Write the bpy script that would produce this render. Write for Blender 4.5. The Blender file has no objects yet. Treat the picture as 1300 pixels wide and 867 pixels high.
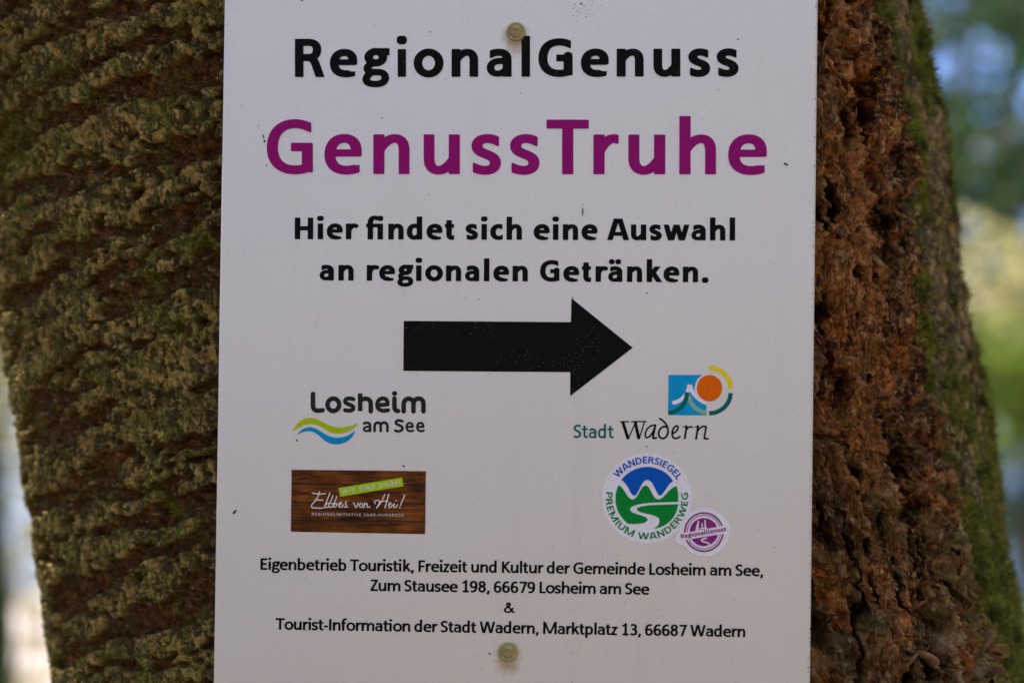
import bpy, math, random
import numpy as np
from mathutils import Vector, Matrix, geometry, noise as mnoise

# ------------------------------------------------------------------ camera, world, sun
scene = bpy.context.scene
COL = scene.collection
F = 3069.0                     # focal length in photograph pixels (85 mm on a 36 mm wide frame)
CAM_Z = 1.5
cam_d = bpy.data.cameras.new("camera"); cam = bpy.data.objects.new("camera", cam_d); COL.objects.link(cam)
cam.location = (0, 0, CAM_Z); cam.rotation_euler = (math.radians(90), 0, 0)
cam_d.sensor_width = 36; cam_d.lens = F*36/1300; cam_d.clip_start = 0.05; cam_d.clip_end = 3000
cam_d.dof.use_dof = True; cam_d.dof.focus_distance = 0.864; cam_d.dof.aperture_fstop = 7.5
scene.camera = cam

SUN_EL, SUN_AZ = 48.0, -38.0    # elevation; azimuth from +Y (behind the tree) towards +X
world = bpy.data.worlds.new("World"); scene.world = world; world.use_nodes = True
wn = world.node_tree.nodes; wl = world.node_tree.links
sky = wn.new('ShaderNodeTexSky'); sky.sky_type = 'NISHITA'; sky.sun_disc = False
sky.sun_elevation = math.radians(SUN_EL); sky.sun_rotation = math.radians(SUN_AZ)
sky.air_density = 1.0; sky.dust_density = 0.1; sky.ozone_density = 3.0
# the sky as seen through the forest: deep blue with broken white cloud
tc = wn.new('ShaderNodeTexCoord'); mp = wn.new('ShaderNodeMapping'); mp.inputs['Scale'].default_value = (1, 1, .72); mp.inputs['Location'].default_value = (0, 0, .36)
wl.new(tc.outputs['Generated'], mp.inputs[0]); wl.new(mp.outputs[0], sky.inputs[0])
cn = wn.new('ShaderNodeTexNoise'); cn.inputs['Scale'].default_value = 4.5; cn.inputs['Detail'].default_value = 7; cmp_ = wn.new('ShaderNodeMapping'); cmp_.inputs['Location'].default_value = (3.1, .4, 1.7); wl.new(tc.outputs['Generated'], cmp_.inputs[0]); wl.new(cmp_.outputs[0], cn.inputs['Vector'])
cr = wn.new('ShaderNodeMapRange'); cr.inputs[1].default_value = .48; cr.inputs[2].default_value = .62; wl.new(cn.outputs['Fac'], cr.inputs[0])
cm = wn.new('ShaderNodeMix'); cm.data_type = 'RGBA'; wl.new(cr.outputs[0], cm.inputs[0]); tn = wn.new('ShaderNodeMix'); tn.data_type = 'RGBA'; tn.blend_type = 'MULTIPLY'; tn.inputs[0].default_value = 1; wl.new(sky.outputs[0], tn.inputs[6]); tn.inputs[7].default_value = (.98, .99, 1.22, 1); wl.new(tn.outputs[2], cm.inputs[6]); cm.inputs[7].default_value = (9.8, 9.2, 8.8, 1)
wl.new(cm.outputs[2], wn['Background'].inputs[0]); wn['Background'].inputs[1].default_value = 0.12
sun_d = bpy.data.lights.new("sun", 'SUN'); sun = bpy.data.objects.new("sun", sun_d); COL.objects.link(sun)
sun_d.energy = 4.0; sun_d.angle = math.radians(0.5); sun_d.color = (1.0, 0.93, 0.82)
e, a = math.radians(SUN_EL), math.radians(SUN_AZ)
sdir = Vector((math.sin(a)*math.cos(e), math.cos(a)*math.cos(e), math.sin(e)))   # towards the sun
sun.rotation_euler = sdir.to_track_quat('Z', 'Y').to_euler(); sun.location = (0, 0, 30)
scene.view_settings.view_transform = 'Standard'; scene.view_settings.look = 'None'
scene.view_settings.exposure = 1.33; scene.view_settings.gamma = 1.0

# ------------------------------------------------------------------ object helpers
def tag(o, label=None, cat=None, group=None, kind=None):
    for k, v in (('label', label), ('category', cat), ('group', group), ('kind', kind)):
        if v: o[k] = v
    return o
def link(name, mesh, parent=None, loc=None, rot=None):
    o = bpy.data.objects.new(name, mesh); COL.objects.link(o)
    if parent: o.parent = parent
    if loc is not None: o.location = loc
    if rot is not None: o.rotation_euler = rot
    return o
def empty(name, loc):
    o = bpy.data.objects.new(name, None); COL.objects.link(o); o.location = loc; o.empty_display_size = .05
    return o
def mesh_from(name, verts, faces, mat=None, smooth=False):
    m = bpy.data.meshes.new(name)
    verts = np.asarray(verts, dtype=np.float32).reshape(-1, 3)
    m.vertices.add(len(verts)); m.vertices.foreach_set('co', verts.ravel())
    if isinstance(faces, np.ndarray):
        k = faces.shape[1]; flat = faces.ravel().astype(np.int32); n = len(faces)
        starts = np.arange(n, dtype=np.int32)*k
    else:
        flat = np.array([i for f in faces for i in f], dtype=np.int32); n = len(faces)
        starts = np.cumsum([0]+[len(f) for f in faces[:-1]]).astype(np.int32) if n else np.zeros(0, np.int32)
    m.loops.add(len(flat)); m.loops.foreach_set('vertex_index', flat)
    m.polygons.add(n); m.polygons.foreach_set('loop_start', starts)
    m.update(calc_edges=True)
    if smooth: m.polygons.foreach_set('use_smooth', np.ones(n, bool))
    if mat: m.materials.append(mat)
    return m
def attr(m, name, arr):
    a = m.attributes.new(name, 'FLOAT', 'POINT'); a.data.foreach_set('value', np.asarray(arr, np.float32).ravel())

# ------------------------------------------------------------------ node material helpers
def hexlin(r, g, b):
    f = lambda c: (c/255/12.92) if c/255 <= .04045 else ((c/255+.055)/1.055)**2.4
    return (f(r), f(g), f(b), 1)
class NT:
    def __init__(s, name, rough=.8, spec=.3):
        s.m = bpy.data.materials.new(name); s.m.use_nodes = True
        s.n = s.m.node_tree.nodes; s.l = s.m.node_tree.links; s.b = s.n['Principled BSDF']
        s.b.inputs['Roughness'].default_value = rough
        s.b.inputs['Specular IOR Level'].default_value = spec
    def new(s, t, **kw):
        n = s.n.new(t)
        for k, v in kw.items(): setattr(n, k, v)
        return n
    def put(s, sock, v):
        if isinstance(v, (int, float)): sock.default_value = v
        elif isinstance(v, tuple): sock.default_value = v if len(v) == len(sock.default_value) else v[:3]
        else: s.l.new(v, sock)
    def coord(s, out='Object'): return s.new('ShaderNodeTexCoord').outputs[out]
    def mapping(s, v, scale=(1, 1, 1), loc=(0, 0, 0), rot=(0, 0, 0)):
        n = s.new('ShaderNodeMapping'); s.put(n.inputs[0], v)
        n.inputs['Scale'].default_value = scale; n.inputs['Location'].default_value = loc; n.inputs['Rotation'].default_value = rot
        return n.outputs[0]
    def noise(s, v, sc, det=4, rough=.55, dist=0):
        n = s.new('ShaderNodeTexNoise'); s.put(n.inputs['Vector'], v)
        n.inputs['Scale'].default_value = sc; n.inputs['Detail'].default_value = det
        n.inputs['Roughness'].default_value = rough; n.inputs['Distortion'].default_value = dist
        return n.outputs['Fac']
    def voronoi(s, v, sc, out='Distance', feature='F1'):
        n = s.new('ShaderNodeTexVoronoi', feature=feature); s.put(n.inputs['Vector'], v); n.inputs['Scale'].default_value = sc
        return n.outputs[out]
    def ramp(s, v, lo, hi, a=0., b=1.):
        n = s.new('ShaderNodeMapRange'); s.put(n.inputs[0], v)
        n.inputs[1].default_value = lo; n.inputs[2].default_value = hi; n.inputs[3].default_value = a; n.inputs[4].default_value = b
        return n.outputs[0]
    def math(s, op, a, b=0.):
        n = s.new('ShaderNodeMath', operation=op); s.put(n.inputs[0], a); s.put(n.inputs[1], b)
        return n.outputs[0]
    def mix(s, f, a, b):
        n = s.new('ShaderNodeMix', data_type='RGBA'); s.put(n.inputs[0], f); s.put(n.inputs[6], a); s.put(n.inputs[7], b)
        return n.outputs[2]
    def attr(s, name): return s.new('ShaderNodeAttribute', attribute_name=name).outputs['Fac']
    def bump(s, h, strength, dist):
        n = s.new('ShaderNodeBump'); s.put(n.inputs['Height'], h)
        n.inputs['Strength'].default_value = strength; n.inputs['Distance'].default_value = dist
        s.l.new(n.outputs[0], s.b.inputs['Normal'])
    def color(s, c): s.put(s.b.inputs['Base Color'], c)

# ------------------------------------------------------------------ numpy noise (2-D, unrolled bark coordinates)
_rng = np.random.RandomState(7)
_perm = _rng.permutation(512).astype(np.int64)
_ang = _rng.rand(512)*2*np.pi; _gx = np.cos(_ang); _gy = np.sin(_ang)
def _h(ix, iy, seed): return _perm[(_perm[(ix+seed*37) & 511]+iy) & 511]
def perlin(x, y, seed=0):
    ix = np.floor(x).astype(np.int64); iy = np.floor(y).astype(np.int64)
    fx = x-ix; fy = y-iy; u = fx*fx*fx*(fx*(fx*6-15)+10); v = fy*fy*fy*(fy*(fy*6-15)+10)
    def g(i, j):
        k = _h(ix+i, iy+j, seed); return _gx[k]*(fx-i)+_gy[k]*(fy-j)
    n0 = g(0, 0)+(g(1, 0)-g(0, 0))*u; n1 = g(0, 1)+(g(1, 1)-g(0, 1))*u
    return (n0+(n1-n0)*v)*1.45
def fbm(x, y, seed=0, oct=4, gain=.5):
    r = np.zeros_like(x); a = 1.; f = 1.; t = 0
    for i in range(oct):
        r += a*perlin(x*f+i*13.7, y*f-i*7.3, seed+i); t += a; a *= gain; f *= 2.03
    return r/t
def worley(x, y, seed=0):
    ix = np.floor(x).astype(np.int64); iy = np.floor(y).astype(np.int64)
    d1 = np.full(x.shape, 9.); d2 = np.full(x.shape, 9.); cid = np.zeros(x.shape)
    for i in (-1, 0, 1):
        for j in (-1, 0, 1):
            k = _h(ix+i, iy+j, seed); k2 = _h(ix+i+91, iy+j+17, seed+5)
            px = ix+i+.5+.42*(k/256.-1); py = iy+j+.5+.42*(k2/256.-1)
            d = np.hypot(px-x, py-y)
            closer = d < d1
            d2 = np.where(closer, d1, np.minimum(d2, d)); cid = np.where(closer, k/511., cid); d1 = np.where(closer, d, d1)
    return d1, d2, cid
def sstep(a, b, x):
    t = np.clip((x-a)/(b-a), 0, 1); return t*t*(3-2*t)

# ------------------------------------------------------------------ printed shapes: stroke and fill primitives turned into flat meshes
def path(s, n=10):
    t = s.replace(',', ' ').split(); i = 0; pts = []; cur = None; cmd = None
    while i < len(t):
        if t[i].isalpha(): cmd = t[i]; i += 1
        if cmd == 'Z': pts.append(pts[0]); continue
        k = {'M': 1, 'L': 1, 'Q': 2, 'C': 3}[cmd]
        p = [(float(t[i+2*j]), float(t[i+2*j+1])) for j in range(k)]; i += 2*k
        if k == 1: pts.append(p[0])
        else:
            c = [cur]+p
            for q in range(1, n+1):
                u = q/n; w = [(1-u)**2, 2*u*(1-u), u*u] if k == 2 else [(1-u)**3, 3*u*(1-u)**2, 3*u*u*(1-u), u**3]
                pts.append((sum(w[j]*c[j][0] for j in range(k+1)), sum(w[j]*c[j][1] for j in range(k+1))))
        cur = p[-1]
        if cmd == 'M': cmd = 'L'
    return np.array(pts)
def sd_seg(X, Y, a, b, hw):
    dx, dy = b[0]-a[0], b[1]-a[1]; L2 = dx*dx+dy*dy+1e-9
    t = np.clip(((X-a[0])*dx+(Y-a[1])*dy)/L2, 0, 1)
    return np.hypot(X-a[0]-t*dx, Y-a[1]-t*dy)-hw
def sd_stroke(X, Y, P, w, asp, r, caps):  # asp: horizontal / vertical pen ratio; butt ends are cut square with corners rounded by r
    Y = Y*asp; P = P*np.array([1, asp]); hw = w/2; d = np.full(X.shape, 1e9)
    for i in range(len(P)-1): d = np.minimum(d, sd_seg(X, Y, P[i], P[i+1], hw))
    if caps == 'round' or np.allclose(P[0], P[-1]): return d
    r = min(r, hw*.9)+1e-3
    if caps == 'butt': caps = (True, True)
    for ok, b, a in ((caps[0], P[0], P[min(2, len(P)-1)]), (caps[1], P[-1], P[max(-3, -len(P))])):
        if not ok: continue
        v = b-a; v = v/(np.hypot(*v)+1e-9)
        if len(P) > 4 and asp != 1: v = np.array([np.sign(v[0]), 0.]) if abs(v[0]) > abs(v[1])*.8 else np.array([0., np.sign(v[1])])
        u = (X-b[0])*v[0]+(Y-b[1])*v[1]
        near = np.hypot(X-b[0], Y-b[1]) < w*.95
        qx = u+r; qy = d+r
        c = np.minimum(np.maximum(qx, qy), 0)+np.hypot(np.maximum(qx, 0), np.maximum(qy, 0))-r
        d = np.where(near, np.maximum(d, c), d)
    return d
def sd_poly(X, Y, P):
    d = np.full(X.shape, 1e9); ins = np.zeros(X.shape, bool)
    for i in range(len(P)-1):
        a, b = P[i], P[i+1]
        d = np.minimum(d, sd_seg(X, Y, a, b, 0))
        if a[1] != b[1]:
            c = ((a[1] > Y) != (b[1] > Y)) & (X < (b[0]-a[0])*(Y-a[1])/(b[1]-a[1])+a[0]); ins ^= c
    return np.where(ins, -d, d)
def ell(cx, cy, rx, ry, a0=0, a1=360, n=40):
    t = np.radians(np.linspace(a0, a1, n+1)); return np.stack([cx+rx*np.cos(t), cy+ry*np.sin(t)], 1)
def field(X, Y, prims):
    d = np.full(X.shape, 1e9)
    for p in prims:
        op = p.get('op', '+')
        if 'fill' in p:
            P = p['fill'];
            if not np.allclose(P[0], P[-1]): P = np.vstack([P, P[:1]])
            s = sd_poly(X, Y, P)
        else: s = sd_stroke(X, Y, p['path'], p['w'], p.get('asp', 1), p.get('r', 0), p.get('cap', 'butt'))
        if 'clip' in p: s = np.maximum(s, np.maximum(p['clip'][0]-Y, Y-p['clip'][1]))
        d = np.minimum(d, s) if op == '+' else np.maximum(d, -s) if op == '-' else np.maximum(d, s)
    return d
def contours(D, x0, y0, st):
    """marching squares on the grid D[j,i]; closed loops of points"""
    ins = D < 0; H, W = D.shape; segs = {}
    code = ins[:-1, :-1]*1+ins[:-1, 1:]*2+ins[1:, 1:]*4+ins[1:, :-1]*8
    T = {1: [(3, 0)], 2: [(0, 1)], 3: [(3, 1)], 4: [(1, 2)], 5: [(3, 0), (1, 2)], 6: [(0, 2)], 7: [(3, 2)], 8: [(2, 3)], 9: [(2, 0)],
         10: [(0, 1), (2, 3)], 11: [(2, 1)], 12: [(1, 3)], 13: [(1, 0)], 14: [(0, 3)]}
    def ek(i, j, e): return (i, j, 0) if e == 0 else (i+1, j, 1) if e == 1 else (i, j+1, 0) if e == 2 else (i, j, 1)
    nxt = {}
    for j, i in zip(*np.nonzero((code > 0) & (code < 15))):
        for a, b in T[int(code[j, i])]: nxt[ek(i, j, a)] = ek(i, j, b)
    def pt(k):
        i, j, o = k; i2, j2 = (i+1, j) if o == 0 else (i, j+1)
        a, b = D[j, i], D[j2, i2]; t = a/(a-b)
        return (x0+st*(i+(t if o == 0 else 0)), y0+st*(j+(t if o == 1 else 0)))
    loops = []; seen = set()
    for k0 in nxt:
        if k0 in seen: continue
        lp = []; k = k0
        while k is not None and k not in seen:
            seen.add(k); lp.append(pt(k)); k = nxt.get(k)
        if len(lp) > 3: loops.append(np.array(lp))
    return loops
def simplify(P, tol):
    P = np.vstack([P, P[:1]]); keep = np.zeros(len(P), bool); h = len(P)//2; keep[[0, h, -1]] = True
    st = [(0, h), (h, len(P)-1)]
    while st:
        a, b = st.pop()
        if b-a < 2: continue
        v = P[b]-P[a]; L = math.hypot(*v)+1e-12; Q = P[a+1:b]-P[a]
        d = np.abs(v[0]*Q[:, 1]-v[1]*Q[:, 0])/L; k = int(d.argmax())
        if d[k] > tol: keep[a+1+k] = True; st += [(a, a+1+k), (a+1+k, b)]
    return P[keep][:-1]
def fill_mesh(prims, st):
    """flat triangulated (points, triangles) of a set of primitives"""
    allp = np.vstack([p['fill'] if 'fill' in p else p['path'] for p in prims if p.get('op', '+') == '+'])
    m = max([p.get('w', 0) for p in prims])*.75+3*st
    x0, y0 = allp.min(0)-m; x1, y1 = allp.max(0)+m
    nx = int((x1-x0)/st)+2; ny = int((y1-y0)/st)+2
    X, Y = np.meshgrid(x0+st*np.arange(nx), y0+st*np.arange(ny))
    D = field(X, Y, prims); D = np.where(np.abs(D) < 1e-6, 1e-6, D)
    pts = []; edges = []
    for lp in contours(D, x0, y0, st):
        s = simplify(lp, st*.07)
        if len(s) < 3: continue
        b = len(pts); pts += [Vector((float(x), float(y))) for x, y in s]
        edges += [(b+i, b+(i+1) % len(s)) for i in range(len(s))]
    if not pts: return np.zeros((0, 2)), np.zeros((0, 3), int)
    v, e_, f, *_ = geometry.delaunay_2d_cdt(pts, edges, [], 0, 1e-7)
    V = np.array([(p.x, p.y) for p in v]); T = np.array(f)
    C = V[T].mean(1)
    fx = (C[:, 0]-x0)/st; fy = (C[:, 1]-y0)/st; ix = fx.astype(int); iy = fy.astype(int); fx -= ix; fy -= iy
    d = D[iy, ix]*(1-fx)*(1-fy)+D[iy, ix+1]*fx*(1-fy)+D[iy+1, ix]*(1-fx)*fy+D[iy+1, ix+1]*fx*fy
    return V, T[d < 0]

# ------------------------------------------------------------------ the humanist sans alphabet: strokes on a 100-unit cap height
K = .5523
def oval(cx, cy, rx, ry): return f"M{cx+rx} {cy} C{cx+rx} {cy+ry*K} {cx+rx*K} {cy+ry} {cx} {cy+ry} C{cx-rx*K} {cy+ry} {cx-rx} {cy+ry*K} {cx-rx} {cy} C{cx-rx} {cy-ry*K} {cx-rx*K} {cy-ry} {cx} {cy-ry} C{cx+rx*K} {cy-ry} {cx+rx} {cy-ry*K} {cx+rx} {cy}".replace('M', 'M ').replace('C', 'C ')
# glyph: (ink width, advance, left bearing, [stroke...]); a stroke is path or (path, weight factor, clip) ; ('dot', cx, cy, rx, ry)
A_BOWL = "M 54 42 L 37 42 C 20 42 10 35 10 23.5 C 10 12.5 18 7 29 7 C 39 7 47 12 54 21"
G_ = {
 'R': (77, 87, 7, ["M 10 0 L 10 100", "M 10 92 L 34 92 C 51 92 59 85 59 72.5 C 59 59 49 52 34 52 L 10 52", ("M 36 52 C 47 50 51 44 55 34 L 69 -5", 1, (0, 100))]),
 'e': (69, 78, 5, [("M 14 39 L 68 39", .82), ("M 59.5 33 L 59.5 43 C 59.5 58 51 66 37 66 C 20 66 10 54 10 36 C 10 17 21 7 41 7 C 50 7 58 9 66 12.5", 1, None, (True, True))]),
 'g': (73, 73.5, 3, ["M"+oval(35.5, 52.5, 19.5, 15.5)[1:], "M 40 67.5 L 73 67.5", ("M 23 34 C 14 29 11 24 13 18.5 C 15 13.5 22 11.5 30 11.5 L 42 11.5 C 54 11.5 61.5 6 61.5 -3 C 61.5 -14 51 -21 35 -21 C 19 -21 9.5 -17 9.5 -7.5 C 9.5 0 14 5 22 9", .9)]),
 'i': (20, 38, 9, ["M 10 0 L 10 73", ('dot', 10, 96.5, 12.5, 10.5)]),
 'o': (78, 83.3, 4, ["M"+oval(39, 36.5, 29, 30)[1:]]),
 'n': (67, 83.3, 8.5, ["M 10 0 L 10 73", ("M 10 44 C 15 52 25 66 40 66 C 51 66 57 58 57 44 L 57 0", .97)]),
 'a': (64, 76.5, 4, [("M 8 59.5 C 16 64 24 66 32 66 C 46 66 54 60 54 46 L 54 0"), (A_BOWL, .86)]),
 'l': (20, 38, 9, ["M 10 0 L 10 107"]),
 'G': (86, 98.5, 4, ["M 83 84.5 C 73 89.5 62 92.5 53 92.5 C 26 92.5 10.5 75 10.5 49 C 10.5 23 26 7.5 52 7.5 C 61 7.5 69 9 76 12", "M 75.5 3 L 75.5 57", ("M 45 50 L 85 50", .95)]),
 'u': (67, 83.3, 8, [("M 10 73 L 10 29 C 10 15 17 7 28 7 C 41 7 51 20 57 29", .97), "M 57 0 L 57 73"]),
 's': (54, 61.8, 3.5, ["M 51 60 C 43 64 36 66 29.5 66 C 16.5 66 10 60 10 52.5 C 10 44 17 40.5 27 37 C 37 33 44 30 44 21 C 44 12 37 7 25 7 C 17 7 10 9 2 13"]),
 'T': (78, 77, -.5, ["M 0 92 L 78 92", "M 39 0 L 39 84"]),
 'r': (46, 55, 8.5, ["M 10 0 L 10 73", "M 10 42 C 15 52 24 66 37 66 C 40 66 43 65.5 46.5 64.5"]),
 'h': (67, 83.3, 8.5, ["M 10 0 L 10 107", ("M 10 44 C 15 52 25 66 40 66 C 51 66 57 58 57 44 L 57 0", .97)]),
 'H': (80, 97.8, 9, ["M 10 0 L 10 100", "M 70 0 L 70 100", "M 10 52 L 70 52"]),
 'f': (50, 50, 0, ["M 21 0 L 21 78 C 21 93 27 100 39 100 C 43 100 47 99.5 51 98", ("M 1 66.5 L 44 66.5", .85)]),
 'F': (56, 70, 9.5, ["M 10 0 L 10 100", "M 10 92 L 56 92", "M 10 48 L 53 48"]),
 'd': (67, 83.3, 4, ["M 57 0 L 57 107", "M 57 57 C 50 63 43 66 35 66 C 19 66 10 54 10 36 C 10 18 18 7 33 7 C 43 7 50 13 57 23"]),
 'b': (67, 83.3, 8.5, ["M 10 0 L 10 107", "M 10 56 C 17 62 24 66 34 66 C 49 66 57 55 57 37 C 57 18 48 7 34 7 C 25 7 17 11 10 21"]),
 'p': (67, 83.3, 8.5, ["M 10 -29 L 10 73", "M 10 52 C 17 61 24 66 34 66 C 49 66 57 55 57 37 C 57 18 48 7 34 7 C 25 7 17 10 10 17"]),
 't': (48, 53.8, 1, ["M 22 92 L 22 25 C 22 12 27 7 36 7 C 40 7 43 7.6 48 9.5", ("M 1 66.5 L 47 66.5", .85)]),
 'c': (57, 64.9, 4, ["M 56 60.5 C 51 64 45 66 39 66 C 21 66 10 54 10 36 C 10 17 21 7 38 7 C 46 7 52 9 57.5 13"]),
 'A': (95, 93.9, .5, [("M 8 -6 L 43 107", 1, (0, 100)), ("M 87 -6 L 52 107", 1, (0, 100)), ("M 24 29 L 71 29", .9)]),
 'w': (112, 115.5, 2, [("M 8 79 L 31.5 -8", .95, (0, 73)), ("M 31.5 -8 L 56 79", .95, (0, 73)), ("M 56 79 L 80.5 -8", .95, (0, 73)), ("M 80.5 -8 L 104 79", .95, (0, 73))]),
 'k': (68, 74.3, 8.5, ["M 10 0 L 10 107", ("M 15 29 L 54 80", .98, (0, 73)), ("M 28 43 L 61 -6", 1, (0, 73))]),
 'm': (110, 126, 8.5, ["M 10 0 L 10 73", ("M 10 44 C 15 52 23 66 37 66 C 48 66 55 58 55 44 L 55 0", .97), ("M 55 44 C 60 52 68 66 82 66 C 93 66 100 58 100 44 L 100 0", .97)]),
 'z': (50, 61.5, 5, ["M 4 66 L 47 66", ("M 41 66 L 9 7", .95, (0, 73)), "M 3 7 L 49 7"]),
 'v': (72, 73.5, 1, [("M 8 79 L 34 -8", .95, (0, 73)), ("M 64 79 L 38 -8", .95, (0, 73))]),
 'E': (58, 75.7, 9.5, ["M 10 0 L 10 100", "M 10 92 L 58 92", "M 10 51.5 L 54 51.5", "M 10 8 L 59 8"]),
 'K': (76, 83, 9.5, ["M 10 0 L 10 100", ("M 14 44 L 67 107", 1, (0, 100)), ("M 24 56 L 71 -6", 1, (0, 100))]),
 'L': (52, 65, 9.5, ["M 10 0 L 10 100", "M 10 8 L 53 8"]),
 'M': (116, 134, 9.5, ["M 10 0 L 10 100", "M 106 0 L 106 100", ("M 11 108 L 58 -2", .9, (4, 100)), ("M 105 108 L 58 -2", .9, (4, 100))]),
 'S': (63, 72, 4, ["M 57 86 C 50 90.5 43 92.5 35 92.5 C 20 92.5 10.5 85 10.5 74 C 10.5 62 20 57.5 31.5 52.5 C 44 47 52.5 41.5 52.5 28.5 C 52.5 15 42 7.5 28 7.5 C 18 7.5 10 10 3.5 14"]),
 'Z': (66, 72.6, 3.5, ["M 5 92 L 64 92", ("M 56 92 L 10 8", .95, (0, 100)), "M 3 8 L 66 8"]),
 'I': (20, 39, 9.5, ["M 10 0 L 10 100"]),
 'W': (134, 138, 1.5, [("M 9 107 L 37 -8", .95, (0, 100)), ("M 37 -8 L 67 107", .95, (0, 100)), ("M 67 107 L 97 -8", .95, (0, 100)), ("M 97 -8 L 125 107", .95, (0, 100))]),
 'V': (90, 92, 1, [("M 8 107 L 43 -8", .95, (0, 100)), ("M 82 107 L 47 -8", .95, (0, 100))]),
 'N': (82, 100, 9.5, ["M 10 0 L 10 100", "M 72 0 L 72 100", ("M 8 104 L 74 -4", .95, (0, 100))]),
 'D': (82, 95, 9.5, ["M 10 0 L 10 100", "M 10 92 L 32 92 C 60 92 72 76 72 50 C 72 24 60 8 32 8 L 10 8"]),
 'B': (68, 84, 9.5, ["M 10 0 L 10 100", "M 10 92 L 32 92 C 48 92 55 85 55 74 C 55 62 47 55 32 55 L 10 55", "M 32 54 C 50 54 59 45 59 31 C 59 16 50 8 32 8 L 10 8"]),
 'P': (70, 82, 9.5, ["M 10 0 L 10 100", "M 10 92 L 34 92 C 51 92 60 84 60 70 C 60 54 50 46 34 46 L 10 46"]),
 'O': (92, 103, 5, ["M"+oval(46, 50, 36, 42.5)[1:]]),
 'U': (80, 98, 9, ["M 10 100 L 10 38 C 10 18 21 7.5 40 7.5 C 59 7.5 70 18 70 38 L 70 100"]),
 'C': (72, 82, 4, ["M 70 85 C 63 90 56 92.5 49 92.5 C 25 92.5 10.5 76 10.5 50 C 10.5 23 24 7.5 48 7.5 C 57 7.5 65 10 71 15"]),
 '1': (58, 78.6, 11, ["M 34 4 L 34 98", ("M 6 78 L 35 96", .85), "M 6 7 L 60 7"]),
 '3': (60, 78.6, 9, ["M 7 86 C 14 90 21 92 29 92 C 42 92 50 85 50 74 C 50 62 41 54 27 54 L 17 54", "M 27 54 C 43 54 54 45 54 30 C 54 14 43 7 26 7 C 18 7 11 9 4 13"]),
 '6': (66, 78.6, 6, ["M 57 89 C 52 91 47 92 42 92 C 21 92 10 74 10 44 C 10 18 18 7 34 7 C 49 7 57 17 57 32 C 57 46 49 55 35 55 C 25 55 16 50 10 42"]),
 '7': (62, 78.6, 8, ["M 2 91 L 60 91", ("M 56 93 L 22 -6", .95, (0, 98))]),
 '8': (66, 78.6, 6, ["M"+oval(33, 74, 20, 18)[1:], "M"+oval(33, 30, 23, 23)[1:]]),
 '9': (66, 78.6, 6, ["M 9 10 C 14 8 19 7 24 7 C 45 7 56 25 56 55 C 56 81 48 92 32 92 C 17 92 9 82 9 67 C 9 53 17 44 31 44 C 41 44 50 49 56 57"]),
 '&': (100, 106, 5, [("M 98 -4 L 34 66 C 26 75 24 92 42 92 C 58 92 60 76 48 65 C 36 55 10 48 10 27 C 10 14 20 7 35 7 C 60 7 78 24 80 50", .92, (0, 100))]),
 '.': (26, 41, 7, [('dot', 13, 10.5, 12.5, 11.5)]),
 ',': (24, 39, 6, [("M 19 16 L 8 -17", 1)]),
 '-': (38, 47, 5, ["M 3 35 L 36 35"]),
 '!': (20, 48, 12, ["M 10 35 L 10 104", ('dot', 10, 10.5, 11.5, 11)]),
}
G_['ä'] = (64, 76.5, 4, G_['a'][3]+[('dot', 16, 94, 11, 10.5), ('dot', 47, 94, 11, 10.5)])
G_['Ü'] = (80, 98, 9, G_['U'][3]+[('dot', 24, 117, 10, 9.5), ('dot', 56, 117, 10, 9.5)])
G_['\ufb01'] = (78, 90, 0, ["M 21 0 L 21 78 C 21 93 28 100 40 100 C 46 100 50 99.5 54 98", ("M 1 66.5 L 66 66.5", .85), "M 67 0 L 67 73", ('dot', 67, 97.5, 11.5, 10.5)])
G_['\u01a1'] = (76, 90, 1, G_['t'][3][:1]+[("M 1 66.5 L 66 66.5", .85), "M 66 0 L 66 73", ('dot', 66, 97, 11.5, 10.5)])   # t and i joined
ALIAS = {}
_gc = {}
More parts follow.
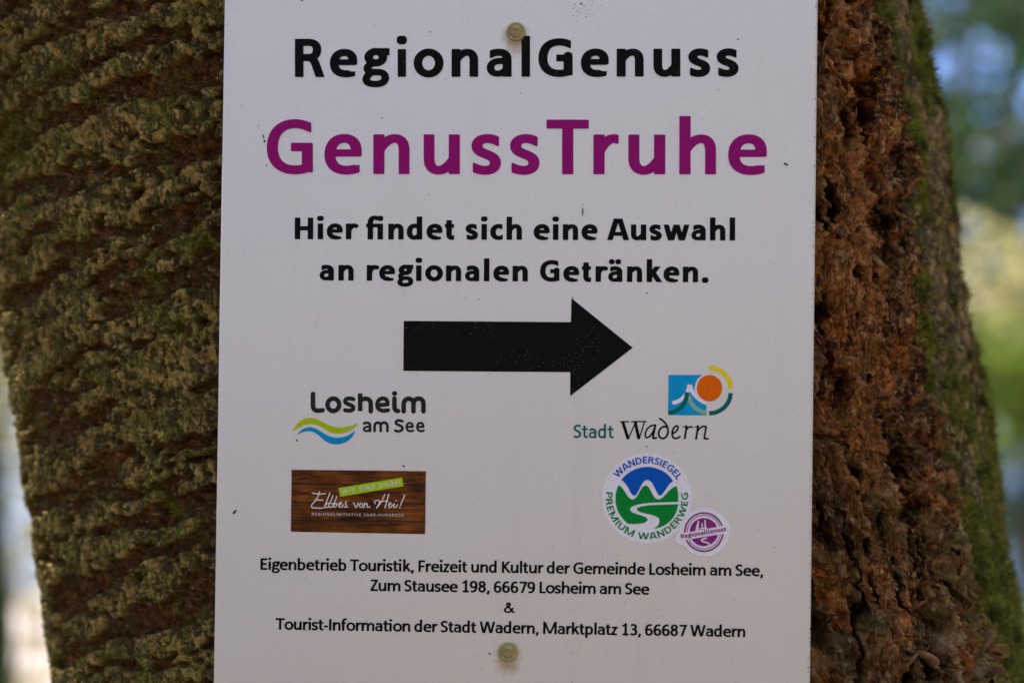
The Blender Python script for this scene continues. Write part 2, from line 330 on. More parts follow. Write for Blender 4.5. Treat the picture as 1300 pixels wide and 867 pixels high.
def glyph(ch, wv, wh, r, cap='butt', st=1.6):
    key = (ch, wv, wh, r, cap)
    if key in _gc: return _gc[key]
    W, adv, lsb, strokes = G_[ch]
    hv, hh = wv/2, wh/2
    fx = lambda x: hv+(x-10)*(W-2*hv)/(W-20) if W > 21 else x-10+hv
    ky = [-40, -29, -21, 0, 7.5, 66, 73, 92.5, 100, 107, 130]; vy = [-39, -28, -28+hh, 0, hh-.7, 73-hh+.6, 73, 100-hh+.6, 100, 107, 130]
    prims = []
    for s in strokes:
        if s[0] == 'dot':
            _, cx, cy, rx, ry = s; q = wv/20.; rx *= .25+.75*q; ry *= .25+.75*q
            cxx = float(fx(cx)); hw = min(rx, ry)*.92
            prims.append(dict(fill=np.array([[cxx+rx*np.sign(math.cos(t))*abs(math.cos(t))**.72, cy+ry*np.sign(math.sin(t))*abs(math.sin(t))**.72] for t in np.linspace(0, 2*math.pi, 33)])))
            continue
        if isinstance(s, str): s = (s,)
        P = path(s[0]); k = s[1] if len(s) > 1 else 1
        Q = np.stack([fx(P[:, 0]), np.interp(P[:, 1], ky, vy)], 1)
        d = dict(path=Q, w=wv*k, asp=wv/wh, r=r, cap=cap)
        if len(s) > 2 and s[2]: d['clip'] = s[2]
        if len(s) > 3: d['cap'] = s[3]
        prims.append(d)
    if cap == 'butt':                       # an end that runs into another stroke (or back into its own) is left round
        for d in prims:
            if 'path' not in d or isinstance(d['cap'], tuple): continue
            fl = []
            for e_ in (0, -1):
                p = d['path'][e_]; inside = False
                for o in prims:
                    if 'path' not in o: continue
                    Q = o['path']
                    if o is d:
                        if len(Q) < 12: continue
                        Q = Q[7:] if e_ == 0 else Q[:-7]
                    s_ = min(float(sd_seg(p[0], p[1], Q[i], Q[i+1], 0)) for i in range(len(Q)-1))
                    if s_ < wv*.3: inside = True
                fl.append(not inside)
            d['cap'] = tuple(fl)
    V, T = fill_mesh(prims, st)
    W2 = W if W > 21 else wv
    _gc[key] = (V, T, W2, adv-(W-W2), lsb)
    return _gc[key]

# ------------------------------------------------------------------ the sign board: its plane, local frame in metres
S0 = Vector((0, .854, CAM_Z-.5/F*.854))
SX = Vector((1, -.077, 0)).normalized(); SN = SX.cross(Vector((0, .0187, 1))).normalized(); SY = SN.cross(SX).normalized() * -1
if SY.z < 0: SY = -SY
SN = SX.cross(SY)              # points towards the camera
sign = empty('sign_board', S0)
sign.matrix_world = Matrix((( SX.x, SY.x, SN.x, S0.x), (SX.y, SY.y, SN.y, S0.y), (SX.z, SY.z, SN.z, S0.z), (0, 0, 0, 1)))
tag(sign, 'white board with purple and black lettering and an arrow, screwed to the tree', 'sign')
def on_sign(px, py):           # a point of the photograph carried onto the board's own plane (local metres)
    px = np.asarray(px, float); py = np.asarray(py, float)
    d = np.stack([(px-650)/F, np.ones_like(px), -(py-433.5)/F], -1)
    o = np.array([0, 0, CAM_Z]); n = np.array(SN); s0 = np.array(S0)
    t = ((s0-o)@n)/(d@n); P = o+d*t[..., None]-s0
    return np.stack([P@np.array(SX), P@np.array(SY)], -1)
MM = .001
PRINT = .00012                 # print film lies this far in front of the coat
def print_obj(name, V, T, mat, parent, lift=1., kind=None):
    co = np.concatenate([V, np.full((len(V), 1), PRINT*lift)], 1)
    # keep normals towards the viewer
    a, b, c = co[T[:, 0]], co[T[:, 1]], co[T[:, 2]]
    cr = (b-a)[:, 0]*(c-a)[:, 1]-(b-a)[:, 1]*(c-a)[:, 0]; T = np.where((cr < 0)[:, None], T[:, ::-1], T)
    o = link(name, mesh_from(name, co, T.astype(np.int32), mat), parent)
    return tag(o, kind=kind)
def join(parts):
    Vs, Ts, b = [], [], 0
    for V, T in parts: Vs.append(V); Ts.append(T+b); b += len(V)
    return np.concatenate(Vs), np.concatenate(Ts)
def text_parts(txt, A, B, cap_px, wv, wh, r=1.6, cap='butt', xs=None, sx=1., fn=on_sign, st=1.6):
    """baseline runs from photo point A to B; xs gives each letter's left edge in px when measured"""
    A = np.array(A, float); B = np.array(B, float); L = np.linalg.norm(B-A); u = (B-A)/L; up = np.array([u[1], -u[0]])
    s = cap_px/100.; out = []
    gl = [None if c == ' ' else glyph(c, wv, wh, r, cap, st) for c in txt]
    if xs is None:
        x = 0; xs_ = []
        for i, g in enumerate(gl):
            if g is None: xs_.append(None); x += 35; continue
            if i == 0: x -= g[4]
            xs_.append(x+g[4]); x += g[3]
            last = xs_[-1]+g[2]
        n = len(txt)-1; ws = sx*s
        extra = (L-last*ws)/max(n, 1)
        pos = [None if v is None else v*ws+i*extra for i, v in enumerate(xs_)]; hs = [ws]*len(txt)
    else:
        pos = []; hs = []; k = 0
        for g in gl:
            if g is None: pos.append(None); hs.append(0); continue
            x0, x1 = xs[k]; k += 1; pos.append((x0-A[0])); hs.append((x1-x0)/g[2])
    for g, p, h in zip(gl, pos, hs):
        if g is None: continue
        V, T = g[0], g[1]
        pp = A+np.outer(p+V[:, 0]*h, u)+np.outer(V[:, 1]*s, up)
        out.append((fn(pp[:, 0], pp[:, 1]), T))
    return out
# materials of the print
def print_mat(name, rgb, specks=0., rough=.45):
    t = NT(name, rough, .10); co = t.coord()
    n = t.noise(co, 900, 3, .6); c = t.mix(t.ramp(n, .35, .65), tuple(x*.93 for x in rgb[:3])+(1,), tuple(min(1, x*1.07) for x in rgb[:3])+(1,))
    if specks:
        v = t.voronoi(co, 1000); m = t.math('MULTIPLY', t.ramp(v, .17, .07), t.ramp(t.noise(co, 60, 2), .50, .58))
        c = t.mix(t.math('MULTIPLY', m, specks), c, (.45, .43, .38, 1))
    t.color(c); t.bump(t.noise(co, 1400, 2), .25, .00006)
    return t.m
M_BLACK = print_mat('black_print', (.0035, .0038, .0036), .45, .65)
M_INK = print_mat('black_ink', (.0035, .0036, .0035), .15, .65)
M_PURPLE = print_mat('purple_print', hexlin(150, 12, 112), .12)
M_CHAR = print_mat('charcoal_print', hexlin(38, 40, 36)); M_LIME = print_mat('lime_print', hexlin(176, 200, 0))
M_CYAN = print_mat('blue_wave_print', hexlin(0, 146, 205)); M_TEAL = print_mat('teal_print', hexlin(0, 104, 98)); M_SKYB = print_mat('sky_blue_print', hexlin(0, 158, 215))
M_ORANGE = print_mat('orange_print', hexlin(236, 108, 0)); M_YELL = print_mat('yellow_print', hexlin(246, 222, 0)); M_SAGE = print_mat('sage_print', hexlin(140, 190, 160))
M_BLUE = print_mat('royal_blue_print', hexlin(0, 88, 186)); M_GREEN = print_mat('green_print', hexlin(0, 135, 50)); M_WINE = print_mat('plum_print', hexlin(142, 40, 120))
M_STICK = print_mat('white_print', (.87, .84, .89)); M_PALE = print_mat('cream_print', (.80, .72, .66)); M_TAG = print_mat('yellow_green_print', hexlin(166, 205, 10))
# board
bt = NT('white_coated_board', .42, .45); co = bt.coord()
base = bt.mix(bt.ramp(bt.noise(co, 1100, 3, .7), .3, .7), (.765, .750, .705, 1), (.83, .815, .768, 1))
base = bt.mix(bt.ramp(bt.noise(co, 9, 4), .35, .7, 0, .30), base, (.76, .725, .70, 1))
for (px, py) in ((655, 41), (645, 827)):                    # rust weeping below the two screws
    lx, ly = on_sign(px, py+9.)
    sub = bt.new('ShaderNodeVectorMath', operation='SUBTRACT'); bt.put(sub.inputs[0], co); sub.inputs[1].default_value = (lx, ly, 0)
    ln = bt.new('ShaderNodeVectorMath', operation='LENGTH'); bt.put(ln.inputs[0], bt.mapping(sub.outputs[0], (1, .85, 0)))
    g = bt.math('ADD', ln.outputs['Value'], bt.ramp(bt.noise(co, 500, 3), .3, .7, -.0009, .0009))
    base = bt.mix(bt.ramp(g, .0020, .0056, .75, 0), base, (.40, .27, .10, 1))
st_ = bt.noise(bt.mapping(co, (60, 5, 1)), 1., 4, .6); base = bt.mix(bt.ramp(st_, .55, .75, 0, .16), base, (.62, .58, .52, 1))
bt.color(base); bt.bump(bt.noise(co, 1300, 3, .6), .35, .00012)
edge_m = NT('cut_board_edge', .5, .3); edge_m.color((.72, .68, .58, 1))
def rect_board():
    c = [on_sign(x, y) for x, y in ((285.3, 0), (1038.0, 0), (1028.2, 867), (271.2, 867))]
    tl, tr, br, bl = c
    L = (tl-bl)/np.linalg.norm(tl-bl); Rr = (tr-br)/np.linalg.norm(tr-br)
    ext = .030                                              # the board goes on a little above and below the picture
    return [bl-L*ext, br-Rr*ext, tr+Rr*ext, tl+L*ext]
Q = rect_board(); TH = .0022
def ring(Q, ins, z):
    c = np.mean(Q, 0); out = []
    for i in range(4):
        a, b, d = Q[i-1], Q[i], Q[(i+1) % 4]; u = (a-b)/np.linalg.norm(a-b); v = (d-b)/np.linalg.norm(d-b)
        out.append((*(b+(u+v)*ins), z))
    return out
vs = ring(Q, 0, -TH)+ring(Q, 0, -.0003)+ring(Q, .0003, 0.)
fs = [[3, 2, 1, 0], [8, 9, 10, 11]]+[[i, (i+1) % 4, 4+(i+1) % 4, 4+i] for i in range(4)]+[[4+i, 4+(i+1) % 4, 8+(i+1) % 4, 8+i] for i in range(4)]
link('panel', mesh_from('panel', vs, fs, bt.m), sign)
o = link('cut_edge', mesh_from('cut_edge', [(*(Q[1]+(-.00048, 0)), .0001), (*(Q[1]+(-.00012, 0)), .0001), (*(Q[2]+(-.00012, 0)), .0001), (*(Q[2]+(-.00048, 0)), .0001)], [[0, 1, 2, 3]], edge_m.m), sign)
# headlines and lettering
xs1 = [(374.5, 411.7), (418.8, 453.4), (459.8, 495.4), (504.9, 515.6), (525.1, 563.3), (573.3, 607.3), (617.1, 649.6), (662.1, 673), (683.3, 727.3), (737.5, 772.7), (782.9, 817.4), (829.4, 863.8), (873.9, 901.7), (909.9, 937.7)]
print_obj('headline_lettering', *join(text_parts('RegionalGenuss', (374.5, 98.3), (937.7, 97.6), 48.5, 22.5, 19, 2.2, xs=xs1, st=1.)), M_BLACK, sign)
xs2 = [(338.3, 397.6), (411.9, 459), (473.9, 520.2), (537.6, 583.9), (598.5, 636), (647.6, 685.0), (693.5, 747.9), (753.3, 785.5), (797.5, 844.7), (862.4, 909.3), (924.4, 973.2)]
print_obj('purple_headline_lettering', *join(text_parts('GenussTruhe', (338.3, 221.2), (973.2, 221.8), 69.2, 20.6, 16.6, 2.2, xs=xs2, st=1.)), M_PURPLE, sign)
FI = '\ufb01'; TI = '\u01a1'
for txt, A, B, cap, wv, wh in (
        ('Hier '+FI+'ndet sich eine Auswahl', (374.2, 303.8), (933.3, 305.6), 27.4, 24, 20),
        ('an regionalen Getränken.', (405.2, 356.2), (899.0, 358.6), 27.2, 24, 20)):
    print_obj('bold_lettering', *join(text_parts(txt, A, B, cap, wv, wh, 2., sx=1.07)), M_INK, sign)
for txt, A, B, cap, wv, wh in (
        ('Eigenbetrieb Touris'+TI+'k, Freizeit und Kultur der Gemeinde Losheim am See,', (330.6, 722.9), (968.6, 731.2), 14.7, 20.5, 17),
        ('Zum Stausee 198, 66679 Losheim am See', (470.0, 749.8), (824.2, 754.6), 14.7, 20.5, 17),
        ('&', (639.6, 777.6), (652.2, 777.8), 13.6, 21, 17),
        ('Tourist-Informa'+TI+'on der Stadt Wadern, Marktplatz 13, 66687 Wadern', (349.8, 798.8), (946.2, 808.4), 14.7, 20.5, 17)):
    print_obj('small_lettering', *join(text_parts(txt, A, B, cap, wv, wh, 1.5, sx=1.02)), M_INK, sign)
def shape(name, prims, mat, parent, st=2., org=(0, 0), sc=1., lift=1., kind=None):
    V, T = fill_mesh(prims, st); p = V/sc+np.array(org)
    return print_obj(name, on_sign(p[:, 0], p[:, 1]), T, mat, parent, lift, kind)
Fp = lambda s: dict(fill=path(s, 14))
St = lambda s, w, cap='round', **k: dict(path=path(s, 14) if isinstance(s, str) else s, w=w, cap=cap, **k)
shape('arrow', [Fp("M 512.6 407.4 L 724.8 409 L 725.6 378.6 L 803.4 441.4 L 723.8 502.8 L 724 472.4 L 512 470.8")], M_BLACK, sign, st=1.)
# logo with two waves
lg = empty('wave_logo', (0, 0, 0)); lg.parent = sign
o1 = dict(org=(360, 480), sc=6.5, st=2.5)
shape('green_wave', [Fp("M 72 440 C 110 360 160 325 225 328 C 300 330 350 395 430 405 C 500 412 560 395 614 373 C 600 405 520 460 440 458 C 360 455 320 385 240 378 C 170 372 120 410 72 440")], M_LIME, lg, **o1)
shape('blue_wave', [Fp("M 113 468 C 140 420 190 400 230 405 C 300 415 340 485 430 490 C 500 495 560 460 590 433 C 580 490 520 545 430 546 C 330 545 300 450 225 438 C 180 430 140 450 113 468")], M_CYAN, lg, **o1)
w = 38
shape('logo_lettering', [St("M 243 130 L 243 225 C 243 255 258 268 285 268 L 322 264", w), St(ell(411, 219, 48, 51), w), St("M 576 174 C 560 166 545 166 530 168 C 506 172 500 195 520 207 C 540 220 576 222 576 245 C 575 270 545 271 508 264", w-4),
    St("M 632 124 L 632 273", w, 'butt', r=10), St("M 632 192 C 642 165 720 150 720 215 L 720 273", w), St("M 778 224 L 858 216 C 862 178 840 167 820 167 C 790 168 773 190 773 222 C 774 258 805 278 862 264", w-4),
    dict(fill=ell(916, 126, 22, 20)), St("M 915 168 L 915 235 C 915 258 925 268 945 270", w), St("M 991 273 L 991 215 C 993 155 1070 155 1072 210 L 1072 273", w), St("M 1072 210 C 1076 155 1152 155 1154 205 L 1154 273", w)], M_CHAR, lg, **o1)
w = 22
see = [St("M 665 373 C 690 362 715 366 714 395 L 714 436", w), St("M 714 402 C 680 396 662 408 663 422 C 668 442 700 440 714 420", w-4), St("M 751 436 L 751 395 C 753 358 800 358 802 390 L 802 436", w), St("M 802 390 C 806 358 854 358 857 392 L 857 436", w),
    St("M 981 356 C 955 343 928 345 927 367 C 926 388 980 385 981 412 C 981 440 940 443 922 431", w)]
for dx in (0, 88): see.append(St(f"M {1018+dx} 402 L {1066+dx} 400 C {1066+dx} 375 {1052+dx} 368 {1041+dx} 369 C {1022+dx} 371 {1014+dx} 388 {1015+dx} 405 C {1017+dx} 435 {1045+dx} 443 {1068+dx} 432", w-3))
shape('logo_lettering', see, M_CHAR, lg, **o1)
# wooden picture logo
lg = empty('wood_logo', (0, 0, 0)); lg.parent = sign
wt = NT('printed_wood', .6, .08); co = wt.coord(); mp = wt.mapping(co, (60, 900, 1)); g1 = wt.noise(mp, 1., 5, .65, .6); g2 = wt.noise(co, 90, 3)
c = wt.mix(wt.ramp(g1, .3, .7), (.030, .009, .003, 1), (.36, .115, .018, 1)); c = wt.mix(wt.ramp(g2, .35, .65, .75, 0), c, (.014, .006, .003, 1))
c = wt.mix(wt.math('MULTIPLY', wt.ramp(wt.voronoi(co, 330), .10, .05), wt.ramp(wt.noise(co, 60, 2), .52, .6)), c, (.4, .38, .33, 1)); wt.color(c)
joint = NT('dark_plank_joint_print', .5, .3); joint.color((.004, .003, .003, 1))
org = (360, 585); yl = [72, 192, 342, 489, 583]; yr = [84, 203, 350, 502, 603]
xl = [66, 65, 63, 61, 60]; xr = [1175, 1173, 1171, 1170, 1168]
for i in range(4):
    g = 0 if i == 0 else 5; h = 0 if i == 3 else 5
    shape('plank', [dict(fill=np.array([(xl[i], yl[i]+g), (xr[i], yr[i]+g), (xr[i+1], yr[i+1]-h), (xl[i+1], yl[i+1]-h)], float))], wt.m, lg, st=5, org=org, sc=6.5)
    if i: shape('plank_joint', [dict(fill=np.array([(xl[i], yl[i]-5), (xr[i], yr[i]-5), (xr[i], yr[i]+5), (xl[i], yl[i]+5)], float))], joint.m, lg, st=1.5, org=org, sc=6.5)
shape('name_tag', [dict(fill=np.array([(455, 222), (980, 135), (990, 207), (467, 294)], float))], M_TAG, lg, st=4, org=org, sc=6.5, lift=2)
zp = lambda x, y, org=org, sc=6.5: (org[0]+x/sc, org[1]+y/sc)
print_obj('tag_lettering', *join(text_parts('WIR SIND DABEI', zp(484, 273), zp(966, 193), 38/6.5, 15, 14, 1.5)), M_PALE, lg, 3)
w = 9
scr = ["M 238 264 C 280 275 320 272 348 268", "M 298 252 C 290 290 270 325 238 355 C 222 375 235 392 262 385 C 290 388 310 392 327 386", "M 262 318 C 285 322 305 322 325 322",
 "M 383 262 C 372 300 345 350 338 382 C 355 392 382 372 378 350 C 372 340 358 348 350 362", "M 408 284 C 400 320 372 360 374 378 C 388 386 402 380 410 365 C 414 350 405 345 396 352", "M 440 292 C 430 330 407 360 412 378 C 427 387 446 368 440 350 C 434 342 424 350 418 362",
 "M 458 362 C 480 357 485 340 472 340 C 455 345 450 377 466 381 C 480 380 490 370 497 358", "M 520 335 C 505 342 513 352 518 362 C 522 375 512 380 500 378 L 530 380", "M 575 345 C 592 345 588 375 596 383 C 612 375 620 350 612 343",
 "M 668 345 L 663 385", "M 665 366 C 680 343 694 345 690 362 C 686 380 695 388 715 376", "M 758 350 C 740 335 755 318 790 326 C 800 335 782 372 768 385", "M 835 275 C 822 320 795 360 768 386", "M 868 273 C 858 320 848 352 836 385", "M 790 336 L 862 328",
 "M 872 362 C 890 358 892 342 880 344 C 866 350 862 378 875 384 C 888 384 895 372 902 360", "M 916 350 C 908 370 908 382 920 384 C 928 380 938 370 942 358", "M 1000 280 C 990 310 975 340 966 364"]
shape('script_lettering', [St(s, w) for s in scr]+[St(ell(640, 365, 13, 17), w), dict(fill=ell(930, 327, 6, 6)), dict(fill=ell(960, 383, 6, 6))], M_PALE, lg, st=2, org=org, sc=6.5, lift=2)
print_obj('caption_lettering', *join(text_parts('REGIONALINITIATIVE SAAR-HUNSRÜCK', zp(235, 449), zp(992, 457), 22/6.5, 14, 13, 1.5)), M_PALE, lg, 2)
# town logo
lg = empty('town_logo', (0, 0, 0)); lg.parent = sign; o3 = dict(org=(710, 455), sc=5.652, st=2.5)
sun_ = ell(1078, 213, 106, 106)
wl_ = St("M 812 318 C 875 310 925 265 934 188", 28, 'butt'); wr_ = St("M 938 188 C 950 250 1000 305 1062 320", 28, 'butt')
gd = St("M 781 390 C 850 385 912 340 917 243", 31, 'butt'); gl_ = St("M 925 262 C 935 330 990 382 1060 388", 30, 'butt')
sub = lambda p: dict(p, op='-'); inter = lambda p: dict(p, op='*')
sq = dict(fill=np.array([(784, 118), (1057, 118), (1057, 407), (781, 407)], float))
shape('blue_square', [sq, dict(fill=sun_, op='-'), sub(wl_), sub(wr_), sub(gd), sub(gl_)], M_SKYB, lg, **o3)
shape('white_wing', [wl_, wr_, inter(sq)], M_STICK, lg, **o3)
shape('white_halo', [dict(fill=sun_), dict(fill=ell(1078, 213, 92, 95), op='-'), inter(dict(fill=np.array([(960, 100), (1078, 100), (1078, 340), (960, 340)], float)))], M_STICK, lg, lift=1.6, **o3)
shape('dark_green_wave', [gd, inter(sq)], M_TEAL, lg, lift=1.4, **o3)
shape('pale_green_wave', [gl_, inter(sq), sub(gd)], M_SAGE, lg, lift=1.4, **o3)
shape('orange_disc', [dict(fill=ell(1078, 213, 91, 95))], M_ORANGE, lg, lift=2, **o3)
shape('yellow_arc', [St(ell(1076, 216, 153, 150, -90, 0), 31, 'butt')], M_YELL, lg, **o3)
shape('teal_arc', [St(ell(1075, 248, 154, 145, 90, 0), 31, 'butt')], M_TEAL, lg, **o3)
zt = lambda x, y: (710+x/5.652, 455+y/5.652)
print_obj('logo_lettering', *join(text_parts('Stadt', zt(103, 570), zt(388, 572), 96/5.652, 17.5, 15.5, 1.5, sx=.9)), M_TEAL, lg)
shape('calligraphic_lettering', [St("M 456 456 L 495 578", 22, 'butt'), St("M 495 576 L 548 458", 9), St("M 545 456 L 572 578", 22, 'butt'), St("M 573 576 L 611 458", 9), St("M 441 453 L 498 453", 9), St("M 520 453 L 624 452", 9),
    St("M 690 480 C 640 470 608 530 620 563 C 635 582 670 540 684 500", 12), St("M 690 478 L 672 563 C 672 575 685 574 696 568", 15),
    St("M 722 432 C 762 448 795 505 775 548 C 763 580 722 585 714 545 C 712 510 735 482 768 490", 14), St("M 820 535 C 848 522 862 492 846 483 C 818 484 805 530 812 555 C 820 582 850 574 866 560", 13),
    St("M 891 488 L 914 486 L 900 578", 14, 'butt'), St("M 908 520 C 918 495 935 484 953 492", 12), St("M 973 488 L 996 485 L 981 582", 14, 'butt'), St("M 992 520 C 1010 494 1034 478 1054 490 L 1040 574 L 1068 576", 13)], M_INK, lg, **o3)
# round hiking seal
lg = empty('hiking_seal', (0, 0, 0)); lg.parent = sign; org = (750, 565); o4 = dict(org=org, sc=5.78, st=3.)
shape('seal_disc', [dict(fill=ell(412, 388, 329, 330, n=80))], M_STICK, lg, **dict(o4, st=5.))
C1 = ell(412, 390, 231, 230, n=80)
shape('blue_mountain', [Fp("M 225 255 C 285 295 285 362 318 370 C 350 370 370 255 412 254 C 468 256 475 365 510 370 C 545 350 560 285 605 264 C 560 190 480 158 412 158 C 340 160 265 195 225 255")], M_BLUE, lg, lift=2, **o4)
shape('green_meadow', [Fp("M 205 291 C 255 320 265 395 308 397 C 345 400 365 294 402 294 C 440 296 450 393 495 397 C 540 395 570 312 630 299 C 641 335 645 375 641 415 L 470 420 C 380 424 288 440 289 470 C 292 510 418 510 418 545 C 410 580 320 578 275 576 C 215 530 182 470 182 390 C 182 350 190 320 205 291")], M_GREEN, lg, lift=2, **o4)
shape('green_meadow', [Fp("M 641 432 L 470 437 C 400 440 340 450 338 468 C 345 500 450 500 495 530 C 518 555 500 592 460 613 C 560 598 632 530 641 432")], M_GREEN, lg, lift=2, **o4)
def ring_text(txt, c, r, a0, a1, cap, wv, inward, sc, og):
    out = []; gl = [None if ch == ' ' else glyph(ch, wv, wv*.9, 1.5) for ch in txt]
    adv = [40 if g is None else g[3] for g in gl]; tot = sum(adv); x = 0
    for g, ad in zip(gl, adv):
        if g is not None:
            th = math.radians(a0+(a1-a0)*(x+ad/2)/tot); V = (g[0]-np.array([g[2]/2, 0]))*cap/100.; V[:, 0] *= (abs(math.radians(a1-a0))*(r+(-cap/2 if inward else cap/2))/(tot*cap/100.))
            rad = np.array([math.cos(th), -math.sin(th)]); up = -rad if inward else rad; rt = np.array([-up[1], up[0]])
            p = np.array(c)+rad*r+np.outer(V[:, 0], rt)+np.outer(V[:, 1], up); p = p/sc+np.array(og); out.append((on_sign(p[:, 0], p[:, 1]), g[1]))
        x += ad
    return out
print_obj('seal_lettering', *join(ring_text('WANDERSIEGEL', (412, 390), 257, 145, 31, 50, 20, False, 5.78, org)), M_BLUE, lg, 2)
print_obj('seal_lettering', *join(ring_text('PREMIUM WANDERWEG', (412, 388), 303, 170, 369, 50, 20, True, 5.78, org)), M_GREEN, lg, 2)
# small plum seal
lg = empty('pleasure_seal', (0, 0, 0)); lg.parent = sign
shape('seal_disc', [dict(fill=ell(833, 638, 182, 178, n=60)), dict(fill=ell(985, 610, 42, 62)), dict(fill=ell(662, 680, 38, 50))], M_STICK, lg, lift=2.2, **dict(o4, st=4.))
band = dict(fill=np.array([(640, 650), (1010, 583), (1022, 640), (655, 700)], float), op='-')
shape('plum_ring', [St(ell(830, 636, 139, 140, n=70), 12), band], M_WINE, lg, lift=3.2, **dict(o4, st=2.))
shape('plum_ring', [St(ell(830, 636, 122, 123, n=70), 5), band], M_WINE, lg, lift=3.2, **dict(o4, st=1.5))
road = St("M 850 680 C 800 690 800 700 850 712 C 880 722 875 735 840 745", 11)
shape('plum_landscape', [dict(fill=ell(830, 636, 104, 103, n=60)), band, sub(St("M 790 560 L 784 618", 13)), sub(St("M 784 575 L 772 620", 10)), sub(St("M 838 550 L 841 608", 11)), sub(St("M 818 572 L 818 606", 10, 'butt')), sub(St("M 800 612 L 850 604", 10)), sub(road)], M_WINE, lg, lift=3.2, **dict(o4, st=2.))
zs = lambda x, y: (750+x/5.78, 565+y/5.78)
print_obj('seal_lettering', *join(text_parts('RegionalGenuss', zs(664, 685), zs(995, 627), 33/5.78, 22, 18, 2)), M_WINE, lg, 3.2)
# screws
stt = NT('weathered_zinc', .62, .5); co = stt.coord(); stt.b.inputs['Metallic'].default_value = .35
c = stt.mix(stt.ramp(stt.noise(co, 500, 3, .5), .25, .75), (.20, .165, .065, 1), (.54, .46, .21, 1)); c = stt.mix(stt.ramp(stt.noise(co, 300, 3), .52, .7, 0, .5), c, (.20, .23, .10, 1)); stt.color(c); stt.bump(stt.noise(co, 1200, 3), .3, .0002)
M_SCREW = stt.m
def lathe(prof, n=40):
    v = []; f = []
    for r, z in prof:
        for k in range(n): v.append((r*math.cos(2*math.pi*k/n), r*math.sin(2*math.pi*k/n), z))
    for i in range(len(prof)-1):
        for k in range(n): f.append([i*n+k, i*n+(k+1) % n, (i+1)*n+(k+1) % n, (i+1)*n+k])
    f.append([(len(prof)-1)*n+k for k in range(n)])
    return v, f
for (px, py, r, lab) in ((655, 41, 12.0, 'grey-green weathered screw head at the top'), (645, 827, 12.2, 'olive weathered screw head near the bottom')):
    k = r/12*.00333; prof = [(k, 0), (k*1.01, .0006), (k*.95, .0011), (k*.86, .0012), (k*.74, .0009), (k*.62, .0009), (k*.55, .0013), (k*.50, .0015), (k*.33, .0015), (k*.28, .0011), (k*.12, .0011)]
    v, f = lathe(prof); lx, ly = on_sign(px, py)
    s = link('screw', mesh_from('screw', v, f, M_SCREW, True), sign, (lx, ly, .00002)); s['label'] = lab
# dirt: crumbs and a few splinters stuck to the board
dm = NT('brown_dirt', .9, .1); dm.color(dm.mix(dm.ramp(dm.noise(dm.coord(), 400), .4, .6), (.02, .014, .008, 1), (.10, .05, .02, 1)))
rs = random.Random(5); dv = []; df = []
def crumb(px, py, a, b, ang, h):
    lx, ly = on_sign(px, py); n = 7; b0 = len(dv)
    for z, q in ((.00002, 1.), (h, .6)):
        for i in range(n):
            t = 2*math.pi*i/n; rr = rs.uniform(.7, 1.2)*q; x = math.cos(t)*a*rr*.278e-3; y = math.sin(t)*b*rr*.278e-3
            dv.append((lx+x*math.cos(ang)-y*math.sin(ang), ly+x*math.sin(ang)+y*math.cos(ang), z))
    for i in range(n): df.append([b0+i, b0+(i+1) % n, b0+n+(i+1) % n, b0+n+i])
    df.append([b0+n+i for i in range(n)])
for c in ((298, 649.5, 3.4, 1.5, .8, 5e-4), (997, 208, 2.6, 1.3, -.7, 5e-4), (999.5, 209.5, 1.6, 1, .4, 3e-4), (739.8, 268.5, .9, 7.2, .0, 4e-4), (740.6, 259.5, .8, .8, 0, 3e-4), (334.5, 174, .8, 3.2, .25, 4e-4), (336, 179.5, 1.6, 1.6, 0, 5e-4), (338.5, 210, .9, 1.2, 0, 3e-4),
          (622, 829.5, 2.6, .8, -.5, 3e-4), (376.5, 559, 1.3, 1.4, 0, 4e-4), (512.3, 591.5, 1.5, 1.2, 0, 4e-4), (738, 5, 1.6, 1.2, .6, 4e-4), (383, 0.5, 2, 1.2, .3, 4e-4), (728, 11, .8, .6, 0, 2e-4), (744, 22, .9, .8, 0, 2e-4), (1029, 798, 1.6, 1.3, 0, 4e-4), (1026, 847, 1, 1.2, 0, 4e-4),
          (821, 567, 1, 1, 0, 3e-4), (727, 378, 1.1, .9, 0, 3e-4), (821, 372, 1, 1.2, .5, 3e-4), (608, 380, 1, .8, 0, 3e-4), (937, 50, .9, 1.6, -.4, 3e-4), (661, 118, .8, .8, 0, 3e-4), (546, 41, 1, .9, 0, 3e-4), (485, 150, .9, .9, 0, 3e-4)):
    crumb(*c)
for _ in range(700):
    y = rs.uniform(-20, 890); x = rs.uniform(278, 1030); q = rs.uniform(.22, .5)*(1.5 if rs.random() < .1 else 1)
    crumb(x, y, q, q*rs.uniform(.6, 1.2), rs.uniform(0, 3), 1e-4)
for _ in range(60):
    y = rs.uniform(0, 867); crumb(1036.6-y*.0113-rs.uniform(0, 1), y, .5, .7, 0, 2e-4)
for _ in range(26): crumb(740+rs.gauss(0, 12), 12+rs.gauss(0, 9), .5, .5, 0, 2e-4)
tag(link('dirt_specks', mesh_from('dirt_specks', dv, df, dm.m), sign), kind='stuff')

